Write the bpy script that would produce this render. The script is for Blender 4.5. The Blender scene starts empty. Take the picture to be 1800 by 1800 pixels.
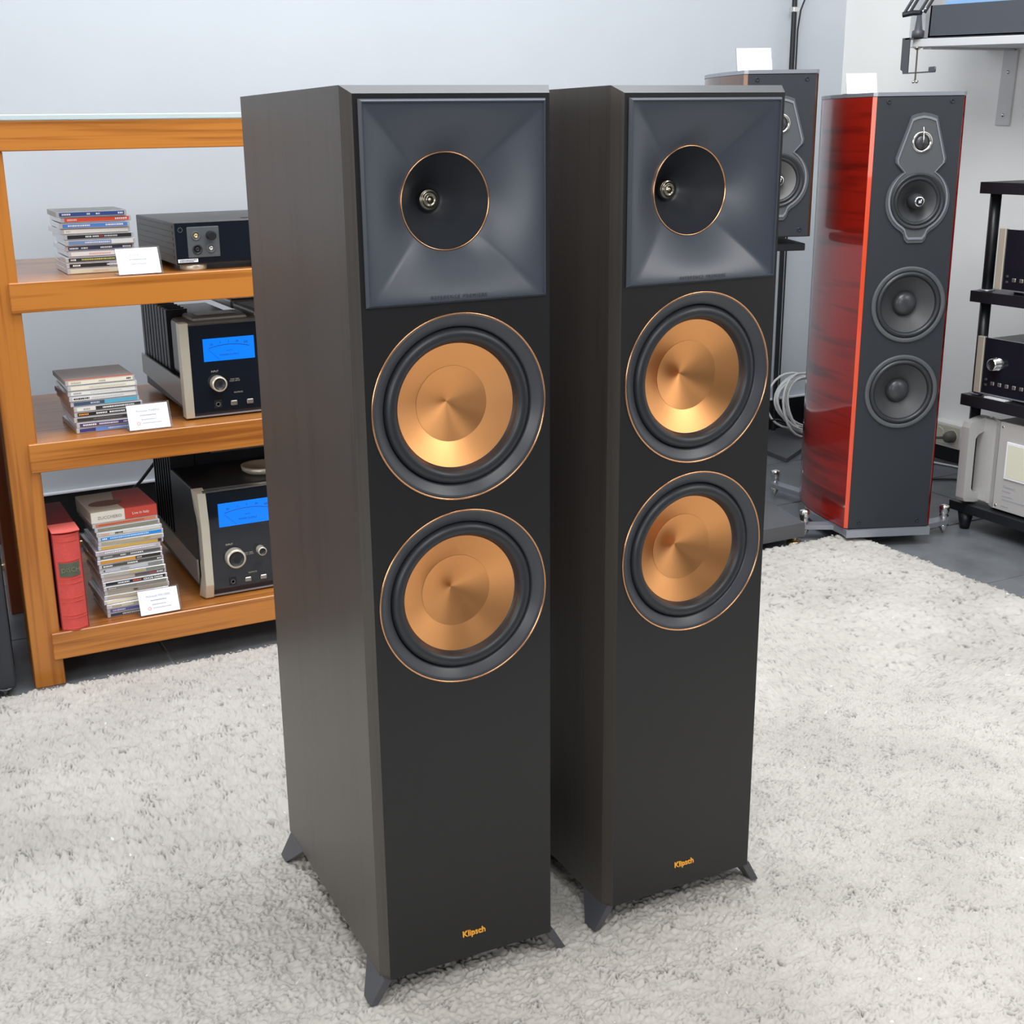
import bpy, bmesh, math, random
import numpy as np
from mathutils import Vector, Matrix
from mathutils.geometry import tessellate_polygon
random.seed(7)
C = bpy.context.scene.collection
PI = math.pi

# ------------------------------------------------------------------ camera
cam_d = bpy.data.cameras.new('camera'); cam = bpy.data.objects.new('camera', cam_d); C.objects.link(cam)
Fv = Vector((0.42644, 0.85737, -0.28889)).normalized()
Uv = Vector((0.1440, 0.2512, 0.9572)); Uv = (Uv - Uv.dot(Fv)*Fv).normalized(); Rv = Fv.cross(Uv)
cam.matrix_world = Matrix(((Rv.x, Uv.x, -Fv.x, 0), (Rv.y, Uv.y, -Fv.y, 0), (Rv.z, Uv.z, -Fv.z, 1.0505), (0, 0, 0, 1)))
cam_d.sensor_width = 36; cam_d.sensor_fit = 'HORIZONTAL'
cam_d.lens = 36*2242.54/1800
cam_d.shift_x = (900-850.43)/1800; cam_d.shift_y = -(900-907.47)/1800
cam_d.clip_start = 0.05; cam_d.clip_end = 50
bpy.context.scene.camera = cam
# ------------------------------------------------------------------ world, lights, exposure
w = bpy.data.worlds.new('world'); bpy.context.scene.world = w; w.use_nodes = True
w.node_tree.nodes['Background'].inputs[0].default_value = (0.86, 0.92, 1, 1)
w.node_tree.nodes['Background'].inputs[1].default_value = 0.3
vs = bpy.context.scene.view_settings
vs.view_transform = 'Standard'; vs.look = 'None'; vs.gamma = 1; vs.exposure = 0.0; vs.use_curve_mapping = False
def area(name, loc, target, sx, sy, power, col):
    d = bpy.data.lights.new(name, 'AREA'); d.shape = 'RECTANGLE'; d.size = sx; d.size_y = sy; d.energy = power; d.color = col
    o = bpy.data.objects.new(name, d); C.objects.link(o); o.location = loc
    o.rotation_euler = (Vector(target)-Vector(loc)).to_track_quat('-Z', 'Y').to_euler(); return o
area('light_key', (2.6, -0.8, 2.75), (0.6, 1.5, 0.0), 1.0, 1.0, 30, (1, .985, .96))
area('light_ceiling_front', (0.0, -0.5, 2.9), (0.1, 0.6, 0), 1.6, 1.6, 52, (1, .985, .96))
area('light_ceiling_mid', (1.0, 1.9, 2.9), (1.0, 1.9, 0), 2.6, 1.3, 66, (.92, .96, 1))
area('light_fill_right_wall', (1.1, 1.3, 2.6), (3.1, 2.6, 1.0), 0.6, 0.9, 22, (1, .99, .97))  # added fill aimed at the right wall to brighten it
area('light_fill_front_left', (-2.5, -2.4, 1.5), (2.8, 2.7, 1.1), 2.0, 1.6, 62, (.96, .98, 1))  # unseen fill added at front left to lift the right wall, no real window
area('light_window_left', (-3.0, 0.9, 1.6), (1, 1.2, .7), 2.4, 1.8, 46, (1, .96, .92))

# ------------------------------------------------------------------ materials
def mat(name, col, rough=0.5, metal=0.0, spec=0.5, **k):
    m = bpy.data.materials.new(name); m.use_nodes = True; nt = m.node_tree; b = nt.nodes['Principled BSDF']
    b.inputs['Base Color'].default_value = (*col, 1); b.inputs['Roughness'].default_value = rough
    b.inputs['Metallic'].default_value = metal; b.inputs['Specular IOR Level'].default_value = spec
    if 'coat' in k: b.inputs['Coat Weight'].default_value = k['coat']; b.inputs['Coat Roughness'].default_value = 0.02
    if 'emit' in k: b.inputs['Emission Color'].default_value = (*k['emit'], 1); b.inputs['Emission Strength'].default_value = k.get('es', 1)
    if 'trans' in k: b.inputs['Transmission Weight'].default_value = k['trans']; b.inputs['IOR'].default_value = 1.45
    if 'sheen' in k: b.inputs['Sheen Weight'].default_value = k['sheen']
    if 'noise' in k:    # (scale xyz, lo, hi, bump)
        sc, lo, hi, bp = k['noise']
        tc = nt.nodes.new('ShaderNodeTexCoord'); mp = nt.nodes.new('ShaderNodeMapping'); mp.inputs['Scale'].default_value = sc
        nz = nt.nodes.new('ShaderNodeTexNoise'); nz.inputs['Scale'].default_value = 1; nz.inputs['Detail'].default_value = 6; nz.inputs['Roughness'].default_value = .6
        cr = nt.nodes.new('ShaderNodeMapRange'); cr.inputs[1].default_value = .3; cr.inputs[2].default_value = .7; cr.inputs[3].default_value = lo; cr.inputs[4].default_value = hi
        vm = nt.nodes.new('ShaderNodeVectorMath'); vm.operation = 'SCALE'; vm.inputs[0].default_value = col
        nt.links.new(tc.outputs['Object'], mp.inputs[0]); nt.links.new(mp.outputs[0], nz.inputs[0]); nt.links.new(nz.outputs[0], cr.inputs[0])
        nt.links.new(cr.outputs[0], vm.inputs['Scale']); nt.links.new(vm.outputs[0], b.inputs['Base Color'])
        if bp:
            bu = nt.nodes.new('ShaderNodeBump'); bu.inputs['Strength'].default_value = bp; bu.inputs['Distance'].default_value = .001
            nt.links.new(nz.outputs[0], bu.inputs['Height']); nt.links.new(bu.outputs[0], b.inputs['Normal'])
    if k.get('aniso'):
        b.inputs['Anisotropic'].default_value = k['aniso']
        tg = nt.nodes.new('ShaderNodeTangent'); tg.direction_type = 'RADIAL'; tg.axis = 'Y'; nt.links.new(tg.outputs[0], b.inputs['Tangent'])
    return m
def wood(name, c1, c2, axis, rough=.32, coat=.3, fine=1.0, cr_=.15, lat=55, plane=False):
    m = mat(name, c1, rough, coat=coat); nt = m.node_tree; b = nt.nodes['Principled BSDF']; b.inputs['Coat Roughness'].default_value = cr_
    tc = nt.nodes.new('ShaderNodeTexCoord'); mp = nt.nodes.new('ShaderNodeMapping')
    s = [lat*fine]*3; s[axis] = 2.2*fine
    if plane: s = [2.2, 2.2, lat]
    mp.inputs['Scale'].default_value = s
    n = nt.nodes.new('ShaderNodeTexNoise'); n.inputs['Scale'].default_value = 1; n.inputs['Detail'].default_value = 8; n.inputs['Distortion'].default_value = .6
    mp2 = nt.nodes.new('ShaderNodeMapping'); s2 = [14*fine]*3; s2[axis] = .8*fine
    if plane: s2 = [1.5, 1.5, 12]
    mp2.inputs['Scale'].default_value = s2
    n2 = nt.nodes.new('ShaderNodeTexNoise'); n2.inputs['Scale'].default_value = 1; n2.inputs['Detail'].default_value = 3
    ad = nt.nodes.new('ShaderNodeMath'); ad.operation = 'ADD'
    cr = nt.nodes.new('ShaderNodeValToRGB'); cr.color_ramp.elements[0].position = .75; cr.color_ramp.elements[0].color = (*c2, 1)
    cr.color_ramp.elements[1].position = 1.15; cr.color_ramp.elements[1].color = (*c1, 1)
    for a_, b_ in ((mp, n), (mp2, n2)): nt.links.new(tc.outputs['Object'], a_.inputs[0]); nt.links.new(a_.outputs[0], b_.inputs[0])
    nt.links.new(n.outputs[0], ad.inputs[0]); nt.links.new(n2.outputs[0], ad.inputs[1]); nt.links.new(ad.outputs[0], cr.inputs[0]); nt.links.new(cr.outputs[0], b.inputs['Base Color'])
    return m
M = dict(
    dimwall=mat('shop_wall_dim', (.20, .20, .21), .8),
    wall=mat('wall_paint', (.53, .57, .62), .75, noise=((3, 3, 3), .985, 1.015, 0)),
    wallr=mat('wall_paint_right', (.86, .86, .845), .75, noise=((3, 3, 3), .985, 1.015, 0)),
    ceil=mat('ceiling_white', (.85, .85, .85), .8),
    tile=mat('slate_tile', (.135, .145, .158), .36, noise=((9, 9, 9), .75, 1.3, .25)),
    grout=mat('grout', (.32, .33, .34), .8),
    skirt=mat('black_skirting', (.012, .012, .014), .4),
    rug=mat('rug_backing', (.74, .72, .68), .95),
    teakx=wood('teak_long', (.50, .185, .030), (.27, .080, .011), 0, lat=90),
    teakz=wood('teak_upright', (.48, .175, .028), (.30, .092, .012), 2, lat=90),
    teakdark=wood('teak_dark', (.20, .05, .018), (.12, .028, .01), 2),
    glass=mat('glass_shelf', (.80, .95, .97), .03, trans=.9),
    glassedge=mat('glass_edge', (.86, .97, .98), .08, trans=.6),
    ash=wood('black_ash', (.060, .053, .047), (.046, .041, .037), 2, rough=.36, coat=0, fine=2.2, lat=150),
    baffle=mat('black_baffle', (.011, .0112, .0125), .38, noise=((400, 400, 400), .9, 1.1, .05)),
    horn=mat('slate_rubber', (.046, .056, .078), .37, spec=.65),
    topsatin=mat('satin_top', (.03, .032, .036), .34, spec=.6),
    throat=mat('throat_black', (.030, .034, .042), .36),
    copper=mat('spun_copper', (.84, .39, .15), .30, 1.0, aniso=.8),
    copperring=mat('copper_ring', (.85, .45, .24), .2, 1.0),
    surround=mat('surround_rubber', (.022, .025, .030), .38),
    trimring=mat('trim_ring', (.046, .050, .060), .34),
    steel=mat('polished_steel', (.75, .74, .72), .16, 1.0),
    brass=mat('brass', (.72, .58, .30), .3, 1.0),
    antique=mat('phase_plug_metal', (.45, .41, .33), .22, 1.0),
    footm=mat('foot_metal', (.07, .072, .082), .38),
    logo=mat('logo_orange', (.90, .42, .05), .4, emit=(.9, .42, .05), es=.0),
    lettering=mat('engraved', (.02, .022, .028), .6),
    lacquer=wood('red_lacquer', (.27, .009, .004), (.09, .003, .002), 0, rough=.3, coat=1.0, cr_=.03, lat=42, plane=True),
    lacqueredge=mat('lacquer_edge', (.72, .065, .016), .2, coat=1),
    walnut=wood('walnut', (.10, .045, .022), (.06, .028, .015), 2, rough=.3, coat=.8, cr_=.05),
    walnutedge=mat('walnut_edge', (.20, .075, .03), .3, coat=.8),
    leather=mat('black_leather', (.021, .025, .032), .5, noise=((500, 500, 500), .8, 1.2, .25)),
    plate=mat('driver_plate', (.085, .092, .10), .38),
    cone=mat('grey_cone', (.045, .048, .052), .45),
    paper=mat('light_cone', (.16, .16, .16), .6),
    dome=mat('dome_silk', (.04, .042, .048), .3),
    alu=mat('grey_aluminium', (.36, .38, .43), .35, .6),
    silver=mat('silver_panel', (.54, .54, .53), .38, .2),
    champagne=mat('champagne_cap', (.62, .58, .48), .3, .4),
    blackgloss=mat('black_glass_panel', (.008, .011, .018), .08, coat=.4),
    blackmetal=mat('black_metal', (.011, .012, .016), .38),
    darkmetal=mat('dark_grey_metal', (.095, .09, .085), .38, .5),
    housing=mat('amp_housing', (.20, .195, .185), .34, .5),
    chassis=mat('steel_chassis', (.36, .34, .32), .3, .8),
    blue=mat('blue_meter', (0, .05, .35), .3, emit=(0.0, .185, .80), es=1.0),
    meterink=mat('meter_ink', (.002, .02, .12), .5),
    white=mat('white_card', (.85, .86, .93), .5),
    whitelit=mat('white_plastic', (.80, .80, .76), .4),
    ink=mat('grey_ink', (.35, .36, .42), .6),
    redink=mat('red_ink', (.75, .25, .22), .6),
    acrylic=mat('clear_acrylic', (.93, .94, .97), .05, trans=.95),
    jewel=mat('jewel_case', (.54, .53, .56), .12, coat=.8),
    cable=mat('white_cable', (.68, .69, .68), .5),
    blackcable=mat('black_cable', (.015, .015, .016), .5),
    redcloth=mat('red_cloth', (.62, .075, .065), .8, noise=((160, 160, 160), .93, 1.07, .2)),
    redpale=mat('red_slipcase_edge', (.85, .16, .14), .7),
    reddark=mat('red_slipcase_side', (.25, .012, .018), .6),
    green=mat('green_label', (.09, .105, .075), .7),
    goldink=mat('gold_ink', (.20, .19, .10), .5),
    redplastic=mat('red_plastic', (.62, .09, .07), .5),
    shelfgrey=mat('shelf_grey', (.60, .61, .62), .5),
    boxgrey=mat('box_dark_grey', (.062, .070, .085), .6),
    meterface=mat('cream_meter', (.62, .62, .50), .3, emit=(.6, .6, .5), es=.15),
    socket=mat('socket_plastic', (.62, .60, .48), .45),
    stand=mat('stand_grey', (.085, .088, .095), .35),
)
COL = {}
def cmat(c):
    if c not in COL: COL[c] = mat('print_%d' % len(COL), c, .45)
    return COL[c]

# ------------------------------------------------------------------ mesh helpers
class MB:
    def __init__(s): s.v = []; s.f = []; s.sm = []
    def add(s, vs_, fs, smooth=False):
        o = len(s.v); s.v += [tuple(v) for v in vs_]
        for f in fs: s.f.append([i+o for i in f]); s.sm.append(smooth)
        return s
    def box(s, x0, x1, y0, y1, z0, z1, bev=0, mtx=None, seg=1):
        bm = bmesh.new(); bmesh.ops.create_cube(bm, size=1)
        for v in bm.verts: v.co = Vector(((x0+x1)/2+v.co.x*(x1-x0), (y0+y1)/2+v.co.y*(y1-y0), (z0+z1)/2+v.co.z*(z1-z0)))
        if bev: bmesh.ops.bevel(bm, geom=list(bm.edges), offset=bev, segments=seg, affect='EDGES', profile=.5)
        bm.verts.index_update()
        vv = [(mtx @ v.co if mtx else v.co) for v in bm.verts]
        s.add(vv, [[v.index for v in f.verts] for f in bm.faces]); bm.free(); return s
    def prism(s, poly, axis, a, b, smooth=False, cap=True):
        # poly: list of 2D points in the other two axes
        n = len(poly)
        def P(p, t):
            q = [p[0], p[1]]; q.insert(axis, t); return q
        vv = [P(p, a) for p in poly]+[P(p, b) for p in poly]
        s.add(vv, [[i, (i+1) % n, n+(i+1) % n, n+i] for i in range(n)], smooth)
        if cap: s.add(vv, [list(range(n))[::-1], list(range(n, 2*n))])
        return s
    def lathe(s, prof, c=(0, 0, 0), axis=1, sign=-1, seg=64, smooth=True, cap0=False, cap1=False):
        # prof (radius, distance along axis*sign)
        o = [[], []]; vv = []
        ax = [i for i in range(3) if i != axis]
        for r, d in prof:
            for k in range(seg):
                t = 2*PI*k/seg; p = [0, 0, 0]; p[axis] = c[axis]+sign*d; p[ax[0]] = c[ax[0]]+r*math.cos(t); p[ax[1]] = c[ax[1]]+r*math.sin(t); vv.append(p)
        fs = []
        for j in range(len(prof)-1):
            for k in range(seg):
                a = j*seg+k; b = j*seg+(k+1) % seg; fs.append([a, b, b+seg, a+seg])
        s.add(vv, fs, smooth)
        n = len(prof)
        if cap0: s.add(vv[:seg], [list(range(seg))])
        if cap1: s.add(vv[(n-1)*seg:], [list(range(seg))])
        return s
    def tube(s, path, r, seg=8, closed=False):
        path = [Vector(p) for p in path]; n = len(path); vv = []
        up = Vector((0, 0, 1)); prev = None
        for i, p in enumerate(path):
            t = (path[(i+1) % n if closed else min(i+1, n-1)]-path[(i-1) % n if closed else max(i-1, 0)]).normalized()
            if prev is None:
                prev = t.orthogonal().normalized()
            nrm = (prev-prev.dot(t)*t)
            nrm = nrm.normalized() if nrm.length > 1e-6 else t.orthogonal().normalized()
            prev = nrm; bi = t.cross(nrm)
            rr = r[i] if isinstance(r, (list, tuple)) else r
            for k in range(seg):
                a = 2*PI*k/seg; vv.append(p+rr*(math.cos(a)*nrm+math.sin(a)*bi))
        fs = []
        for j in range(n if closed else n-1):
            for k in range(seg):
                a = j*seg+k; b = j*seg+(k+1) % seg; c2 = ((j+1) % n)*seg+(k+1) % seg; d = ((j+1) % n)*seg+k; fs.append([a, b, c2, d])
        s.add(vv, fs, True)
        if not closed: s.add(vv, [list(range(seg))[::-1], list(range((n-1)*seg, n*seg))])
        return s
    def sphere(s, c, r, seg=16, sz=1.0):
        prof = [(max(r*math.sin(PI*i/8), 1e-5), -r*sz*math.cos(PI*i/8)) for i in range(9)]
        return s.lathe(prof, c, axis=2, sign=1, seg=seg)
    def panel(s, outline, holes, y, th, front=-1):
        # plate in the x-z plane at y (front face), thickness th backwards, with holes
        loops = [[Vector((p[0], p[1], 0)) for p in outline]]+[[Vector((p[0], p[1], 0)) for p in h] for h in holes]
        tris = tessellate_polygon(loops); pts = [p for l in loops for p in l]
        s.add([(p.x, y, p.y) for p in pts], [list(t) for t in tris])
        for l in loops:
            n = len(l); vv = [(p.x, y, p.y) for p in l]+[(p.x, y+th, p.y) for p in l]
            s.add(vv, [[i, (i+1) % n, n+(i+1) % n, n+i] for i in range(n)])
        return s
    def build(s, name, m, parent=None, loc=None, rot=None):
        me = bpy.data.meshes.new(name); me.from_pydata(s.v, [], s.f); me.update()
        bm = bmesh.new(); bm.from_mesh(me)
        bmesh.ops.remove_doubles(bm, verts=bm.verts, dist=1e-6); bmesh.ops.recalc_face_normals(bm, faces=bm.faces)
        bm.to_mesh(me); bm.free()
        if all(s.sm): me.shade_smooth()
        elif any(s.sm):
            me.shade_smooth(); me.set_sharp_from_angle(angle=math.radians(38))
        me.materials.append(m)
        o = bpy.data.objects.new(name, me); C.objects.link(o)
        if parent: o.parent = parent
        if loc: o.location = loc
        if rot: o.rotation_euler = rot
        return o
def thing(name, label, cat, loc=(0, 0, 0), rz=0, group=None):
    o = bpy.data.objects.new(name, None); C.objects.link(o); o.location = loc; o.rotation_euler = (0, 0, rz)
    o.empty_display_size = .05; return tag(o, label, cat, group)
def tag(o, label, cat, group=None):
    o['label'] = label; o['category'] = cat
    if group: o['group'] = group
    return o
def struct(o): o['kind'] = 'structure'; return o
def circ(cx, cz, r, n=64): return [(cx+r*math.cos(2*PI*i/n), cz+r*math.sin(2*PI*i/n)) for i in range(n)]
def rect(x0, x1, z0, z1): return [(x0, z0), (x1, z0), (x1, z1), (x0, z1)]
def strokes(x0, x1, z, hh, m, parent, y=0.0, mtx=None, name='small_print', side=False):
    q = MB(); xx = x0
    while xx < x1-.0008:
        l = random.uniform(.0010, .0030); e = min(xx+l, x1)
        if side: q.box(y-.0004, y, -e, -xx, z-hh/2, z+hh/2)
        else: q.box(xx, e, y-.0004, y, z-hh/2, z+hh/2, mtx=mtx)
        xx = e+.0007
    return q.build(name, m, parent)
def text(s, size, m, parent, loc, rot=(PI/2, 0, 0), ext=.0003, name='lettering', bold=0.0, sx=1.0, align='CENTER', space=1.0):
    c = bpy.data.curves.new(name, 'FONT'); c.body = s; c.size = size; c.extrude = ext; c.offset = bold; c.align_x = align; c.align_y = 'CENTER'; c.space_character = space
    c.resolution_u = 3
    t = bpy.data.objects.new(name, c); C.objects.link(t)
    dg = bpy.context.evaluated_depsgraph_get(); me = bpy.data.meshes.new_from_object(t.evaluated_get(dg))
    bpy.data.objects.remove(t); me.name = name; me.materials.clear(); me.materials.append(m)
    o = bpy.data.objects.new(name, me); C.objects.link(o); o.parent = parent; o.location = loc; o.rotation_euler = rot; o.scale = (sx, 1, 1)
    return o

# ------------------------------------------------------------------ room
XR, YB, H = 3.152, 3.545, 2.95
X0, Y0 = -3.2, -3.0
TH = 0.022
fl = thing('floor', 'dark slate tiled floor with pale grey joints around the rug', 'floor'); del fl['label'], fl['category']; struct(fl)
MB().box(X0, XR+.1, Y0, YB+.1, -.03, -.003).build('grout_bed', M['grout'], fl)
tx = [.513+.77*i for i in range(-5, 5)]; ty = [2.025+.3833*j for j in range(-14, 5)]
for i in range(len(tx)-1):
    for j in range(len(ty)-1):
        xa, xb, ya, yb = max(tx[i], X0), min(tx[i+1], XR), max(ty[j], Y0), min(ty[j+1], YB)
        if xb-xa < .02 or yb-ya < .02: continue
        MB().box(xa+.0028, xb-.0028, ya+.0028, yb-.0028, -.012, 0, .0012).build('tile', M['tile'], fl)
struct(MB().box(X0, XR+.1, YB, YB+.1, -.03, H).build('wall_back', M['wall']))
struct(MB().box(XR, XR+.1, Y0, YB, -.03, H).build('wall_right', M['wallr']))
struct(MB().box(X0-.1, X0, Y0, YB+.1, -.03, H).build('wall_left', M['dimwall']))
struct(MB().box(X0-.1, XR+.1, Y0-.1, Y0, -.03, H).build('wall_front', M['dimwall']))
struct(MB().box(X0-.1, XR+.1, Y0-.1, YB+.1, H, H+.1).build('ceiling', M['ceil']))
struct(MB().box(X0, XR, YB-.012, YB, 0, .118, .002).build('baseboard_back', M['skirt']))
struct(MB().box(XR-.012, XR, Y0, YB-.012, 0, .118, .002).build('baseboard_right', M['skirt']))
struct(MB().box(X0, XR, YB-.016, YB, .118, .124, .001).build('plinth_highlight', M['white']))  # white put on the plinth top for the highlight along the wall's edge

# ------------------------------------------------------------------ rug
RX0, RX1, RY0, RY1 = -1.2, 2.305, 0.2, 2.452
rug = thing('rug', 'large pale grey shaggy rug under the two black tower speakers', 'rug')
MB().box(RX0, RX1, RY0, RY1, .001, TH-.008, .003).build('rug_backing', M['rug'], rug)
def rug_mat():
    m = bpy.data.materials.new('rug_pile'); m.use_nodes = True; nt = m.node_tree; b = nt.nodes['Principled BSDF']
    b.inputs['Roughness'].default_value = .9; b.inputs['Specular IOR Level'].default_value = .1
    tr = nt.nodes.new('ShaderNodeBsdfTranslucent'); mx = nt.nodes.new('ShaderNodeMixShader'); mx.inputs[0].default_value = .0
    nt.links.new(b.outputs[0], mx.inputs[1]); nt.links.new(tr.outputs[0], mx.inputs[2]); nt.links.new(mx.outputs[0], nt.nodes['Material Output'].inputs[0])
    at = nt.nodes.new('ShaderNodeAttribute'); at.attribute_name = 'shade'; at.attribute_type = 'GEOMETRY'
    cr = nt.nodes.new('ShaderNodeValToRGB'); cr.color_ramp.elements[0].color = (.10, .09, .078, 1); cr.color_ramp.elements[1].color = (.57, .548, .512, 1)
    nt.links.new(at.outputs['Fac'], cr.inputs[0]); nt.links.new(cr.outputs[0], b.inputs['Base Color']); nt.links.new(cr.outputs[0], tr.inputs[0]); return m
def pile():
    # one continuous woolly surface: band-limited noise gives curled strands with short dark gaps
    rng = np.random.default_rng(5); st = .0022
    nx, ny = int((RX1-RX0)/st)+1, int((RY1-RY0)/st)+1
    fx = np.fft.fftfreq(nx, st)[None, :]; fy = np.fft.fftfreq(ny, st)[:, None]; fr = np.sqrt(fx*fx+fy*fy)
    def band(lo, hi, sx=1.0):
        ff = np.sqrt((fx*sx)**2+fy*fy); flt = np.exp(-((ff-(lo+hi)/2)/((hi-lo)/2))**2)
        n = np.real(np.fft.ifft2(np.fft.fft2(rng.standard_normal((ny, nx)))*flt)); return n/n.std()
    a = band(65, 130); b = band(90, 180); m = band(0, 30); big = band(0, 5); m2 = band(20, 60)
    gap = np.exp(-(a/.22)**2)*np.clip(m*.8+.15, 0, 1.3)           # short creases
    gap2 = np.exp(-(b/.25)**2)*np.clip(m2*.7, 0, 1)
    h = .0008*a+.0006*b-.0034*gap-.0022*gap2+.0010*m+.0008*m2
    shade = np.clip(.88-.52*gap-.34*gap2+.05*big+.035*band(100, 200), 0, 1)  # crease shadow painted into the pile colour as dark flecks, plus random tone
    hx = RX0+np.arange(nx)*st; hy = RY0+np.arange(ny)*st
    def idx(c, lo, hi): return np.unique(np.concatenate([np.where((c >= lo) & (c <= hi))[0], np.arange(0, len(c), 3), [len(c)-1]]))
    ix, iy = idx(hx, 0.02, 1.75), idx(hy, .80, 1.70)
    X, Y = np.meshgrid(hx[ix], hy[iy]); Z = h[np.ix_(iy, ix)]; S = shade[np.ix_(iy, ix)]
    X = X+.0012*m2[np.ix_(iy, ix)]; Y = Y+.0012*m[np.ix_(iy, ix)]
    # ragged rolled-over border
    jag = .004*np.sin(X*211+3*np.sin(X*47))+.003*np.sin(X*523); jag2 = .004*np.sin(Y*207+3*np.sin(Y*53))+.003*np.sin(Y*541)
    d = np.minimum(np.minimum(X-RX0, RX1-X), np.minimum(Y-RY0, RY1-Y)); t = np.clip(d/.012, 0, 1)
    Z = (TH-.0035+Z)*np.sqrt(t*(2-t))+.0015*(1-t)
    Y = np.where(RY1-Y < .02, Y+jag, Y); X = np.where(RX1-X < .02, X+jag2, X)
    V = np.stack([X, Y, Z], -1).reshape(-1, 3); w_, n_ = len(ix), len(iy)
    q = (np.arange(n_-1)[:, None]*w_+np.arange(w_-1)[None]).ravel(); F = np.stack([q, q+1, q+w_+1, q+w_], 1)
    me = bpy.data.meshes.new('pile'); me.vertices.add(len(V)); me.vertices.foreach_set('co', V.astype(np.float32).ravel())
    me.loops.add(len(F)*4); me.loops.foreach_set('vertex_index', F.astype(np.int32).ravel())
    me.polygons.add(len(F)); me.polygons.foreach_set('loop_start', (np.arange(len(F))*4).astype(np.int32)); me.polygons.foreach_set('loop_total', np.full(len(F), 4, np.int32))
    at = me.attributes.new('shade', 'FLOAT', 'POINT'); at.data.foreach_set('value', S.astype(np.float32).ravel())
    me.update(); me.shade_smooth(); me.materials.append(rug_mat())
    o = bpy.data.objects.new('pile', me); C.objects.link(o); o.parent = rug; o['kind'] = 'stuff'
    # loose tufts along the borders
    tf = MB(); rnd = random.Random(4)
    for k in range(2600):
        if k < 1700: x, y, dx, dy = rnd.uniform(-.3, RX1), RY1-rnd.uniform(-.003, .012), rnd.uniform(-.7, .7), 1
        else: x, y, dx, dy = RX1-rnd.uniform(-.003, .012), rnd.uniform(.6, RY1), 1, rnd.uniform(-.7, .7)
        L = rnd.uniform(.003, .006); z = rnd.uniform(.006, .016); r_ = rnd.uniform(.0018, .003); up = rnd.uniform(-.4, .25)
        p0 = (x, y, z); p1 = (x+dx*L*.7, y+dy*L*.7, z+L*up); p2 = (x+dx*L, y+dy*L, z+L*up-.002)
        vv = []
        for p, rr in ((p0, r_), (p1, r_), (p2, r_*.3)):
            for q_ in range(3): a_ = 2*PI*q_/3; vv.append((p[0]+rr*math.cos(a_)*abs(dy), p[1]+rr*math.cos(a_)*abs(dx), max(p[2]+rr*math.sin(a_), .0005)))
        tf.add(vv, [[c*3+q_, c*3+(q_+1) % 3, c*3+3+(q_+1) % 3, c*3+3+q_] for c in range(2) for q_ in range(3)], True)
    me2 = bpy.data.meshes.new('fringe'); me2.from_pydata(tf.v, [], tf.f); me2.update(); me2.shade_smooth()
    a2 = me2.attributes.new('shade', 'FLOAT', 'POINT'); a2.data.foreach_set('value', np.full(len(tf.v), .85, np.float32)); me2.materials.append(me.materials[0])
    o2 = bpy.data.objects.new('fringe', me2); C.objects.link(o2); o2.parent = rug; o2['kind'] = 'stuff'
pile()

# ------------------------------------------------------------------ the two tower speakers
W, D, CB, E_, CT, HC, G = .2377, .3989, .0164, .0078, .0085, 1.045, .030
def driver(root, cx, cz, y=0.0):
    w_ = MB().lathe([(.1030, -.020), (.1030, .0010), (.1012, .0014), (.0992, .0002), (.0905, -.0048), (.0890, -.0060), (.0885, -.012)], (cx, y, cz), seg=96).build('woofer', M['trimring'], root)
    MB().lathe([(.1050, -.0005), (.1050, .0014), (.1042, .0018), (.1031, .0014), (.1031, -.001)], (cx, y, cz), seg=96).build('copper_ring', M['copperring'], w_)
    pr = [(.0885, -.011), (.0878, -.0095)]+[(.0800-.0078*math.cos(PI*i/10), -.0085+.0078*math.sin(PI*i/10)) for i in range(10, -1, -1)][::-1][::-1]
    pr = [(.0887, -.0115), (.0879, -.0095)]+[(.0800+.0078*math.cos(PI*i/10), -.0085+.0078*math.sin(PI*i/10)) for i in range(11)]+[(.0712, -.0105), (.0700, -.0122)]
    MB().lathe(pr, (cx, y, cz), seg=96).build('surround', M['surround'], w_)
    MB().lathe([(.0706, -.0120), (.0430, -.0250)], (cx, y, cz), seg=160).build('cone', M['copper'], w_)
    MB().lathe([(.0430, -.0248), (.0001, -.0405)], (cx, y, cz), seg=128).build('dust_cap', M['copper'], w_)
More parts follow.
